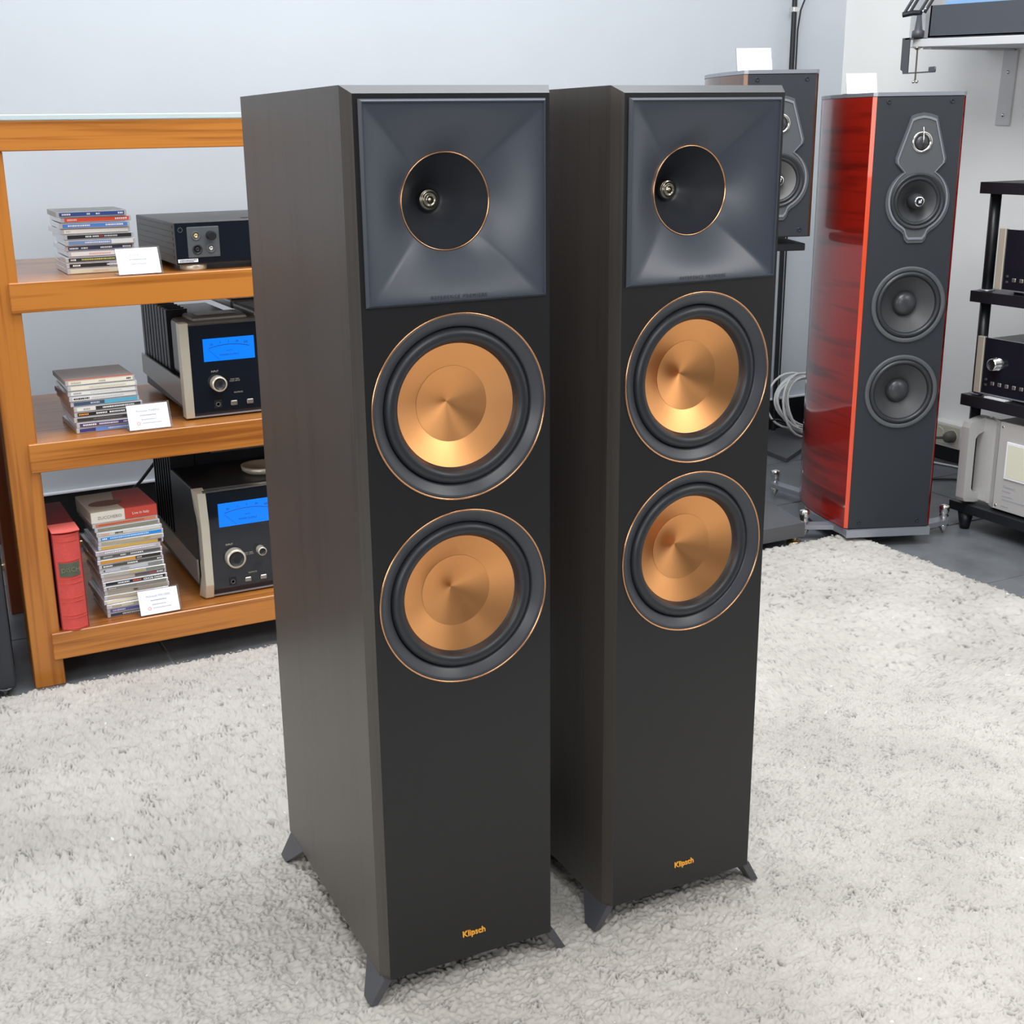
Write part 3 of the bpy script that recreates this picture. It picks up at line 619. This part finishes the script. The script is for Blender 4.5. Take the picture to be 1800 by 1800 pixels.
tag(MB().tube([(.72, 2.75, .006), (.80, 2.64, .006), (.90, 2.60, .006), (1.05, 2.62, .006), (1.2, 2.72, .006), (1.5, 2.8, .006)], .0045).build('floor_cable', M['cable']), 'grey cable lying on the tiles under the teak shelf', 'cable')
tag(MB().box(.40, .56, 3.40, 3.425, 0.0, .018, .002).build('brass_strip', M['brass']), 'brass coloured strip on the floor behind the red book', 'strip')
tag(MB().box(.20, .31, 3.30, 3.325, 0.0, .016, .002).build('brass_block', M['brass']), 'small brass coloured block on the floor left of the shelf post', 'block')

# ------------------------------------------------------------------ dark cabinet at the left edge
lc = thing('floor_speaker', 'black speaker cabinet on chrome spike at the far left edge', 'speaker', (.20, 2.47, 0), -.09)
MB().box(-.22, 0, 0, .30, .022, .80, .003).build('cabinet', M['leather'], lc)
for x, y in ((-.022, .022), (-.2, .022), (-.022, .28), (-.2, .28)): MB().lathe([(.0001, 0), (.004, .002), (.004, .008), (.012, .014), (.018, .018), (.018, .022)], (x, y, 0), axis=2, sign=1, seg=20).build('spike_foot', M['steel'], lc)

# ------------------------------------------------------------------ lute-shaped speakers
YAW = -.3805
def lute(x, y, z0, z1, Wb, label, matb, mate, two, group=None, base0=0, name='lute_speaker'):
    r = thing(name, label, 'speaker', (x, y, base0), YAW, group)
    z0 -= base0; z1 -= base0
    side = [(-.0085, .006), (-.016, .04), (-.026, .09), (-.034, .15), (-.038, .21), (-.034, .27), (-.020, .33), (.010, .38), (.045, .41)]
    k = Wb/.21
    L = [(u, v) for u, v in side]; Rr = [(Wb-u, v) for u, v in side][::-1]
    L = [(u, v) for u, v in side]
    body = MB(); poly = L+Rr
    # smooth side walls (open front)
    n = len(poly); vv = [(u, v, z0) for u, v in poly]+[(u, v, z1) for u, v in poly]
    body.add(vv, [[i, i+1, n+i+1, n+i] for i in range(n-1)], True)
    bo = body.build('cabinet', matb, r)
    MB().prism([(0, .0), (-.0085, .006), (-.0085, .010), (.004, .010)], 2, z0, z1).build('edge_facet', mate, r)
    MB().prism([(Wb, .001), (Wb+.0030, .004), (Wb+.0085, .008), (Wb-.004, .010)], 2, z0, z1).build('edge_facet', matb, r)
    capp = [(0, 0)]+L+Rr+[(Wb, 0)]
    MB().prism([(u+(.003 if u < Wb/2 else -.003), v) for u, v in capp], 2, z1-.001, z1+.001).build('top_gasket', M['blackmetal'], r)
    MB().prism([(u*1.0, v-.003 if v < .01 else v+.002) for u, v in capp], 2, z1+.001, z1+.0095).build('top_plate', M['alu'], r)
    MB().prism(capp, 2, z0-.001, z0+.001).build('bottom_panel', M['blackmetal'], r)
    cx = Wb/2+(.010 if two else 0); cm = .872-base0 if two else .925-base0
    sc_ = 1.0 if two else .96
    holes = [circ(cx, cm, .068*sc_, 56)]
    if two: holes += [circ(cx-.002, .6245, .088, 56), circ(cx-.003, .407, .088, 56)]
    tz = cm+.137*sc_
    MB().panel(rect(0, Wb, z0+.001, z1-.001), holes, -.002, .012).build('front_baffle', M['leather'], r)
    # shaped plate with tweeter and midrange
    out = [(.087-.117, .197), (.1-.117, .2015), (0, .2045), (.134-.117, .2015), (.150-.117, .196), (.1795-.117, .100), (.178-.117, .090), (.158-.117, .069)]
    a0 = math.atan2(.069, .041)
    out += [(.079*math.cos(t), .079*math.sin(t)) for t in [a0-(a0+math.radians(62))*i/18 for i in range(19)]]
    out += [(.030, -.077), (.026, -.090), (.019, -.098), (-.019, -.098), (-.026, -.090), (-.030, -.077)]
    out += [(.079*math.cos(t), .079*math.sin(t)) for t in [math.radians(-118)-(a0+math.radians(62))*i/18 for i in range(19)]]
    out += [(-.041, .069), (-.061, .090), (-.0625, .100)]
    O = [(cx+a*sc_, cm+b*sc_) for a, b in out]
    pl = MB().panel(O, [circ(cx, cm, .066*sc_, 56), circ(cx, tz, .0235*sc_, 40)], -.0060, .0055).build('driver_plate', M['plate'], r)
    cxo, czo = cx, cm+.06*sc_
    I1 = [(cxo+(p[0]-cxo)*.93, czo+(p[1]-czo)*.95) for p in O]; I2 = [(cxo+(p[0]-cxo)*.88, czo+(p[1]-czo)*.915) for p in O]
    MB().panel(I1, [I2], -.0080, .002).build('plate_rib', M['alu'], pl)
    MB().lathe([(.0245*sc_, -.001), (.0240*sc_, .0070), (.0195*sc_, .0045), (.0165*sc_, .0010), (.0165*sc_, -.002)], (cx, -.002, tz), seg=40).build('tweeter_ring', M['steel'], pl)
    MB().lathe([(.017*sc_, .0)]+[(.0155*sc_*math.cos(t), .001+.0075*math.sin(t)) for t in [PI/2*i/6 for i in range(6)]]+[(.0001, .0085)], (cx, -.002, tz), seg=32).build('tweeter_dome', M['dome'], pl)
    MB().tube([(cx, -.0075, tz+.034*sc_), (cx, -.0105, tz+.028*sc_), (cx, -.0125, tz+.01), (cx, -.012, tz-.001)], [.0006, .0011, .0012, .0008], 8).build('tweeter_bar', M['steel'], pl)
    s_ = sc_
    mid = MB().lathe([(.0670*s_, -.006), (.0665*s_, .0070), (.0640*s_, .0088), (.0600*s_, .0080), (.0575*s_, .003), (.0560*s_, .0048), (.0530*s_, .0066), (.0500*s_, .0040), (.0480*s_, .0010)], (cx, -.002, cm), seg=64).build('midrange_surround', M['surround'], r)
    MB().lathe([(.0482*s_, .0010), (.036*s_, -.010), (.024*s_, -.020), (.018*s_, -.024), (.0001, -.024)], (cx, -.002, cm), seg=56).build('midrange_cone', M['cone'] if two else M['paper'], mid)
    MB().lathe([(.0170*s_, -.024), (.0185*s_, -.008), (.0180*s_, .004), (.0150*s_, .012), (.0120*s_, .0165)], (cx, -.002, cm), seg=36).build('phase_plug', M['dome'], mid)
    MB().lathe([(.0120*s_, .0165), (.0115*s_, .0172), (.0092*s_, .0175)], (cx, -.002, cm), seg=36).build('plug_ring', M['steel'], mid)
    MB().lathe([(.0092*s_, .0172), (.0001, .0176)], (cx, -.002, cm), seg=28).build('plug_badge', M['blackmetal'], mid)
    text('sf', .0125, M['white'], mid, (cx, -.0205, cm+.0005), ext=.0002, name='badge_emblem', bold=.0002)
    if two:
        for cz in (.6245, .407):
            cc = cx-.002 if cz > .5 else cx-.003
            wf = MB().lathe([(.0930, -.002), (.0930, .0040), (.0915, .0052), (.0830, .0044), (.0820, .0030), (.0815, -.002)], (cc, -.002, cz), seg=72).build('woofer', M['plate'], r)
            MB().lathe([(.0818, .001), (.0800, .0050), (.0765, .0080), (.0730, .0080), (.0700, .0050), (.0685, .0012), (.0680, -.001)], (cc, -.002, cz), seg=72).build('surround', M['surround'], wf)
            MB().lathe([(.0682, -.0010), (.050, -.0125), (.0300, -.0240)], (cc, -.002, cz), seg=64).build('cone', M['cone'], wf)
            MB().lathe([(.0300, -.0240), (.0296, -.0215)]+[(.0292*math.cos(t), -.021+.016*math.sin(t)) for t in [PI/2*i/8 for i in range(1, 8)]]+[(.0001, -.005)], (cc, -.002, cz), seg=48).build('dust_cap', M['dome'], wf)
    sx = .028 if two else .022
    for u in (sx, Wb-sx):
        for z in (z1-.012, z0+.016):
            MB().lathe([(.0052, 0), (.0050, .0016), (.0030, .0016), (.0026, -.001), (.0001, -.001)], (u, -.002, z), seg=20).build('pin_socket', M['blackmetal'], r)
    return r
rs = lute(2.245, 2.400, .050, 1.113, .21, 'glossy red lute-shaped floor speaker with black leather front by the right wall', M['lacquer'], M['lacqueredge'], True)
MB().prism([(-.006, -.010), (.216, -.010), (.216, .02), (.25, .15), (.25, .22), (.20, .36), (.15, .42), (.06, .42), (.01, .36), (-.04, .22), (-.04, .15), (-.006, .02)], 2, .028, .048).build('base_plate', M['alu'], rs)
cy_, sy_ = math.cos(YAW), math.sin(YAW)
def loc_of(wx, wy):
    dx, dy = wx-2.245, wy-2.400; return (dx*cy_+dy*sy_, -dx*sy_+dy*cy_)
for (wx, wy), rt in (((2.546, 2.365), (.20, .04)), ((2.196, 2.512), (.02, .07)), ((2.392, 2.872), (.04, .33)), ((2.70, 2.74), (.19, .33))):
    u, v = loc_of(wx, wy); a = Vector((rt[0], rt[1], 0)); b_ = Vector((u, v, 0)); dr = (b_-a).normalized(); nr = Vector((-dr.y, dr.x, 0))*.017
    poly = [(a-nr)[:2], (b_-nr)[:2], (b_+dr*.017)[:2], (b_+nr)[:2], (a+nr)[:2]]
    og = MB().prism(poly, 2, .030, .042).build('outrigger', M['alu'], rs)
    MB().lathe([(.0001, 0), (.0135, .022), (.0135, .030), (.0001, .030)], (u, v, 0), axis=2, sign=1, seg=24).build('spike', M['steel'], og)
    MB().lathe([(.008, .042), (.008, .046), (.0125, .050), (.0095, .055), (.0125, .060), (.0135, .074), (.0120, .080), (.0001, .082)], (u, v, 0), axis=2, sign=1, seg=24).build('spike_cap', M['steel'], og)
bs = lute(1.993, 2.565, .791, 1.169, .165, 'dark walnut bookshelf speaker on a stand behind the right black tower', M['walnut'], M['walnutedge'], False, base0=.775, name='bookshelf_speaker')
# speaker stand for it
ss = thing('speaker_stand', 'dark grey speaker stand base with chrome spike behind the right black tower', 'stand', (1.9, 2.468, 0))
MB().prism([(0, 0), (.262, 0), (.264, .02), (.31, .20), (.31, .26), (0, .26)], 2, .024, .062).build('base', M['stand'], ss)
MB().box(.10, .18, .12, .19, .062, .755, .004).build('column', M['stand'], ss)
tp = MB().box(0, .165, .01, .30, 0, .018, .002).build('top_plate', M['blackmetal'], ss); tp.location = (.093, .097, .755); tp.rotation_euler = (0, 0, YAW)
for x, y in ((.245, .022), (.02, .022), (.28, .24), (.02, .24)): MB().lathe([(.0001, 0), (.017, 0), (.021, .006), (.014, .010), (.008, .014), (.008, .024)], (x, y, 0), axis=2, sign=1, seg=24).build('spike_foot', M['brass'], ss)
for nm, x, y, z, wd, hh, rz, lb in (('price_card', 2.26, 2.52, 1.1225, .075, .05, YAW+.05, 'blank white card standing on top of the red speaker'), ('price_card', 2.035, 2.66, 1.1785, .088, .058, YAW+.1, 'blank white card standing on top of the walnut bookshelf speaker')):
    r = thing(nm, lb, 'card', (x, y, z), rz, 'cards on the lute-shaped speakers')
    tl = Matrix.Rotation(-.25, 4, 'X')
    MB().box(-.0015, wd+.002, 0, .0012, 0, hh, mtx=tl).box(0, wd, 0, .03, 0, .001).build('holder', M['acrylic'], r)
    MB().box(0, wd, -.0008, -.0002, .001, hh-.001, mtx=tl).build('card', M['white'], r)

# ------------------------------------------------------------------ tall lamp stand
ls = thing('floor_lamp', 'tall thin black lamp pole on a dark plate between the walnut and red speakers', 'lamp', (2.905, 3.512, 0))
MB().prism([(-.225, -.347), (-.19, -.01), (.04, .018), (.145, -.11)], 2, .001, .014).build('base_plate', M['stand'], ls)
MB().tube([(0, 0, .012), (0, 0, 1.9)], .0085, 16).build('pole', M['blackmetal'], ls)
MB().box(-.013, .013, -.013, .013, 1.405, 1.420, .002).build('clip', M['steel'], ls)
MB().tube([(.010, -.008, .05), (.011, -.008, .8), (.011, -.008, 1.35), (.018, -.01, 1.41), (.05, -.02, 1.50), (.10, -.02, 1.62)], .0028, 8).build('cable', M['blackcable'], ls)
MB().lathe([(.012, 1.88), (.05, 1.90), (.14, 1.93), (.15, 1.96)], (0, -.16, 0), axis=2, sign=1, seg=32).build('lamp_shade', M['blackmetal'], ls)
MB().tube([(0, 0, 1.88), (0, -.16, 1.92)], .008, 8).build('arm', M['blackmetal'], ls)

# ------------------------------------------------------------------ cable coil and bag in the corner
cc = thing('cable_coil', 'coil of white cables tied together in the corner behind the red speaker', 'cable', (2.955, 3.42, .012))
for i in range(9):
    a = .118+random.uniform(-.014, .020); b_ = .090+random.uniform(-.012, .016); ox, oy = random.uniform(-.01, .01), random.uniform(-.03, .03); tl = random.uniform(-.12, .12)
    MB().tube([(ox+a*math.cos(t)*.9, oy+.03*math.sin(t+tl)+tl*.2*math.cos(t), .112+b_*math.sin(t)+.008*math.sin(2*t+i)) for t in [2*PI*k/28 for k in range(28)]], .0042, 6, True).build('cable_loop', M['cable'], cc)
MB().tube([(-.085, -.03, .05), (-.12, -.02, .07), (-.13, .02, .06), (-.10, .03, .05), (-.08, 0, .045)], .003, 6, True).build('cable_tie', M['blackcable'], cc)
bg = thing('storage_box', 'dark box with a red strip lying behind the red speaker', 'box', (3.02, 3.20, 0), .3)
MB().box(-.06, .10, -.06, .12, .001, .075, .006, seg=2).build('box_body', cmat((.012, .018, .03)), bg)
MB().box(-.062, .102, -.064, -.058, .060, .070, .002).build('red_strip', M['redplastic'], bg)
tag(MB().tube([(2.62, 3.30, .006), (2.75, 3.30, .007), (2.95, 3.24, .006), (3.05, 3.15, .006), (3.10, 3.02, .006)], .004).build('floor_cable', M['blackcable']), 'black cable on the tiles behind the red speaker', 'cable')

# ------------------------------------------------------------------ wall socket with plug
so_ = thing('socket', 'double white wall socket with a grey plug low on the right wall', 'socket', (XR, 2.90, .055))
MB().box(-.045, 0, -.062, .080, 0, .078, .003, seg=2).build('housing', M['whitelit'], so_)
MB().box(-.0465, -.045, -.048, .066, .008, .070, .001).build('face_plate', M['socket'], so_)
for y in (.036, -.020):
    q = MB().lathe([(.0215, 0), (.0205, .0015), (.0195, -.004), (.0001, -.004)], (-.0465, y, .039), axis=0, sign=-1, seg=32).build('outlet', M['whitelit'], so_)
    for dy in (-.0095, .0095): MB().lathe([(.0026, .0), (.0026, -.003), (.0001, -.003)], (-.0432, y+dy, .039), axis=0, sign=-1, seg=12).build('pin_hole', M['blackcable'], q)
pg = thing('power_plug', 'grey round plug and cord in the right-hand wall outlet', 'plug', (XR-.047, 2.88, .094))
MB().lathe([(.0190, .0), (.0190, .014), (.0150, .026), (.008, .030), (.0001, .030)], (0, 0, 0), axis=0, sign=-1, seg=28).build('plug_body', mat('plug_grey', (.12, .115, .10), .5), pg)
MB().tube([(-.022, 0, 0), (-.028, .030, -.006), (-.024, .08, -.014), (.0, .14, -.03), (.01, .20, -.07), (.0, .25, -.086)], .0045).build('cord', mat('cord_grey', (.10, .10, .09), .5), pg)
tag(MB().tube([(3.09, 2.96, .005), (3.07, 2.92, .006), (3.09, 2.86, .005), (3.10, 2.80, .006), (3.10, 2.70, .005), (3.08, 2.5, .005)], .003).build('thin_cable', M['cable']), 'thin pale cable on the floor along the right wall', 'cable')
tag(MB().tube([(2.78, 2.88, .005), (2.86, 2.80, .006), (2.97, 2.74, .005), (3.02, 2.68, .006)], .0035).build('thin_cable', M['blackcable']), 'thin black cable on the floor between red speaker and black rack', 'cable')

# ------------------------------------------------------------------ black rack
RX = 2.61
rk = thing('hifi_rack', 'black hi-fi rack with round posts at the right edge', 'rack', (RX, 2.39, 0))
for z0, z1, y1 in ((.880, .908, -.002), (.609, .637, .003), (.338, .367, .012), (.050, .074, .020)):
    # board with a notched corner around the post
    MB().prism([(0, max(y1, .014)), (0, y1-.62), (.50, y1-.62), (.50, max(y1, .014))], 2, z0, z1).build('rack_shelf', M['blackmetal'], rk)
for z0, z1 in ((.637, .880), (.367, .609), (.074, .338)):
    for px, py in ((.040, -.003), (.040, -.58), (.47, -.003), (.47, -.58)):
        p_ = MB().lathe([(.0001, z0+.0005), (.0138, z0+.0005), (.0138, z1-.0005), (.0001, z1-.0005)], (px, py, 0), axis=2, sign=1, seg=24).build('post', M['blackmetal'], rk)
        MB().lathe([(.020, z0), (.020, z0+.002), (.0138, z0+.003)], (px, py, 0), axis=2, sign=1, seg=24).build('washer', M['alu'], p_)
for px, py in ((.024, -.018), (.024, -.58), (.47, -.018), (.47, -.58)):
    MB().lathe([(.0001, 0), (.0125, 0), (.0215, .050), (.0001, .050)], (px, py, 0), axis=2, sign=1, seg=20).build('foot', M['blackmetal'], rk)
def rackunit(z, y0, h, label, nm, kn, btnz):
    d = thing(nm, label, 'amplifier', (2.628, y0, z), 0, 'black components in the rack')
    Wd = .445
    MB().box(-.004, .007, -.021, 0, .003, h, .001).build('end_cap', M['champagne'], d); MB().box(-.004, .007, -Wd, -Wd+.021, .003, h, .001).build('end_cap', M['champagne'], d)
    MB().box(0, .008, -Wd+.021, -.021, .005, h-.002, .0005).build('front_glass', M['blackgloss'], d)
    MB().box(-.002, .010, -Wd+.021, -.021, .002, .005).build('front_trim', M['alu'], d)
    MB().box(.008, .40, -Wd+.015, -.015, .010, h-.006, .002).build('case', M['blackmetal'], d)
    if kn:
        k = MB().lathe([(.018, 0), (.018, .006), (.0155, .007), (.0155, .022), (.0125, .0235)], (0, -.068, h*.57), axis=0, sign=-1, seg=40).build('knob', M['steel'], d)
        MB().lathe([(.0125, .0235), (.0115, .0215), (.0001, .021)], (0, -.068, h*.57), axis=0, sign=-1, seg=32).build('knob_face', M['blackmetal'], k)
    for i in range(8):
        MB().box(-.003, 0, -.052-.023*i-.012, -.052-.023*i, btnz-.005, btnz+.005, .0015).build('push_button', M['chassis'], d)
    for zz in (btnz+.008, btnz-.006): MB().box(-.002, 0, -.040, -.032, zz-.003, zz+.003, .001).build('small_button', M['darkmetal'], d)
    for yy in (-.05, -Wd+.05):
        for xx in (.03, .36): MB().lathe([(.0001, -.004), (.012, -.004), (.013, .010), (.0001, .010)], (xx, yy, 0), axis=2, sign=1, seg=16).build('foot', M['blackmetal'], d)
    return d
rackunit(.642, 2.343, .155, 'black component with pale end cap on the second rack shelf', 'preamplifier', False, .030)
rackunit(.372, 2.378, .150, 'black component with chrome knob on the third rack shelf', 'preamplifier', True, .033)
tag(MB().box(2.612, 2.640, 2.262, 2.330, .3675, .3715, .0008).build('label_plate', M['shelfgrey']), 'small grey plate under the chrome-knob component on the rack', 'plate')
cd_ = thing('paper_card', 'white card lying on top of the chrome-knob component', 'card', (2.70, 2.20, .523)); MB().box(-.03, .04, -.10, .04, 0, .002).build('sheet', M['white'], cd_)
pa = thing('power_amplifier', 'silver power amplifier with big side handle on the bottom rack shelf', 'amplifier', (2.630, 2.378, .0745))
MB().box(.0, .012, -.445, -.095, .006, .238, .001).build('front_panel', M['silver'], pa)
MB().add([(0, -.095, .006), (0, -.095, .238), (.030, -.040, .006), (.030, -.040, .238)], [[0, 1, 3, 2]]).build('panel_bevel', M['silver'], pa)
MB().box(.012, .40, -.43, -.06, .008, .232, .002).build('case', M['silver'], pa)
MB().box(.014, .034, -.092, -.008, .008, .234, .004, seg=2).build('side_cheek', M['silver'], pa)
hd = [(-.034, .012), (-.040, .022), (-.040, .212), (-.034, .226), (.020, .236), (.030, .236), (.030, .204), (-.006, .190), (-.014, .180), (-.014, .045), (-.006, .034), (.030, .026), (.030, .006), (.0, .006)]
MB().prism(hd, 1, -.032, -.006).build('handle', M['silver'], pa)
MB().prism(hd, 1, -.445, -.419).build('handle', M['silver'], pa)
for yy, zz in ((-.105, .225), (-.105, .016)): MB().lathe([(.0035, 0), (.0030, .0015), (.0001, .0010)], (0, yy, zz), axis=0, sign=-1, seg=14).build('screw', M['steel'], pa)
mf = MB().box(-.004, 0, -.300, -.124, .092, .190, .001).build('meter_frame', M['white'], pa)
MB().box(-.0048, -.0038, -.294, -.130, .098, .184).build('meter_face', M['meterface'], mf)
text('Threshold', .0095, M['ink'], pa, (-.0006, -.122, .070), rot=(PI/2, 0, -PI/2), ext=.0001, align='LEFT')
for a_, b_, z_ in ((.122, .150, .059), (.122, .158, .045), (.122, .200, .036), (.122, .146, .018)): strokes(a_, b_, z_, .0034, M['ink'], pa, y=-.0001, side=True)
for yy in (-.08, -.40):
    for xx in (.04, .35): MB().lathe([(.0001, 0), (.012, 0), (.013, .008), (.0001, .008)], (xx, yy, 0), axis=2, sign=1, seg=16).build('foot', M['blackmetal'], pa)

# ------------------------------------------------------------------ wall shelf with box and clamp lamp
ws = thing('wall_shelf', 'pale grey wall shelf on a flat steel bracket at top right', 'shelf', (2.80, 2.87, 1.2575)); ws.rotation_euler = (math.radians(2.2), 0, 0)
MB().box(0, XR-2.80-.001, -1.0, 0, 0, .0215, .0015).build('shelf_board', M['shelfgrey'], ws)
MB().box(.30, XR-2.80-.002, -1.0, 0, .0215, .30, .001).build('back_panel', M['shelfgrey'], ws)
MB().box(.04, XR-2.80-.002, .0005, .058, 0, .30, .001).build('end_panel', M['shelfgrey'], ws)
br = MB().box(XR-2.80-.006, XR-2.80-.001, -.066, -.012, -.215, -.004, .002).box(.02, XR-2.80-.002, -.052, -.022, -.006, -.0005).build('bracket', M['shelfgrey'], ws)
for z in (-.065, -.185): MB().lathe([(.006, 0), (.005, .003), (.0001, .004)], (XR-2.80-.006, -.038, z), axis=0, sign=-1, seg=16).build('screw', M['steel'], br)
bx2 = thing('record_box', 'dark grey open box on the wall shelf at top right', 'box', (2.812, 2.826, 1.2785)); bx2.rotation_euler = (math.radians(2.2), 0, 0)
MB().box(0, .006, -.80, 0, .001, .085, .001).box(.22, .226, -.80, 0, .001, .085).box(0, .226, -.006, 0, .001, .085).box(0, .226, -.80, -.794, .001, .085).box(0, .226, -.80, 0, .001, .006).build('box_body', M['boxgrey'], bx2)
for i, c_ in enumerate(((.25, .45, .75), (.80, .45, .60), (.62, .30, .55), (.75, .50, .10), (.6, .62, .2))):
    rr = tag(MB().box(2.83+i*.018, 2.836+i*.018, 2.10+.01*i, 2.79-.01*i, 1.288, 1.372+.003*i).build('record_sleeve', cmat(c_)), 'colourful %s record sleeve standing in the grey box' % ('blue', 'pink', 'purple', 'orange', 'green')[i], 'record', 'sleeves in the grey box')
    rr.rotation_euler = (0, 0, 0)
cl = thing('clamp_lamp', 'black articulated desk lamp clamped to the left end of the wall shelf', 'lamp', (2.797, 2.872, 1.2785))
MB().prism([(-.006, .004), (.022, .004), (.022, -.080), (.014, -.084), (.012, -.092), (-.006, -.092)], 0, -.012, -.008).build('clamp_plate', M['footm'], cl)
MB().tube([(-.010, .0, -.0905), (-.010, -.060, -.0905), (-.010, -.094, -.0905)], .0019, 8).box(-.013, -.008, -.112, -.084, -.0925, -.077, .0024).build('clamp_arm', M['footm'], cl)
MB().box(-.012, .040, -.020, .012, -.001+.0, .003).build('clamp_jaw', M['footm'], cl)
MB().tube([(.004, -.022, -.110), (.004, -.022, -.024)], .0024, 8).lathe([(.003, -.030), (.012, -.024), (.012, -.022)], (.004, -.022, 0), axis=2, sign=1, seg=16).build('screw_rod', M['antique'], cl)
MB().sphere((.004, -.016, -.114), .0048).build('screw_ball', M['steel'], cl); MB().sphere((.004, -.029, -.114), .0048).build('screw_ball', M['steel'], cl)
MB().lathe([(.0001, .003), (.017, .003), (.017, .020), (.011, .024), (.006, .062), (.0001, .062)], (.004, -.020, 0), axis=2, sign=1, seg=28).build('lamp_base', M['footm'], cl)
MB().tube([(-.012, .028, .066), (.004, .004, .070), (.012, -.018, .068)], .0075, 10).build('hinge', M['blackmetal'], cl)
for o_ in ((-.010, .026), (.010, -.012)):
    for e in (0, .010): MB().box(-.003, .003, -.003, .003, 0, .26, mtx=Matrix.Translation((o_[0]+e, o_[1]-e, .068)) @ Matrix.Rotation(math.radians(30), 4, Vector((.8, .6, 0)))).build('lamp_arm', M['footm'], cl)
MB().tube([(.0+.004*math.cos(t*3), .012+.004*math.sin(t*3)-t*.010, .085+t*.018) for t in [i*.25 for i in range(40)]], .0008, 5).build('spring', M['steel'], cl)
for p in ((.014, -.022, .072), (.016, -.028, .078)): MB().sphere(p, .004, 10).build('bolt', M['steel'], cl)
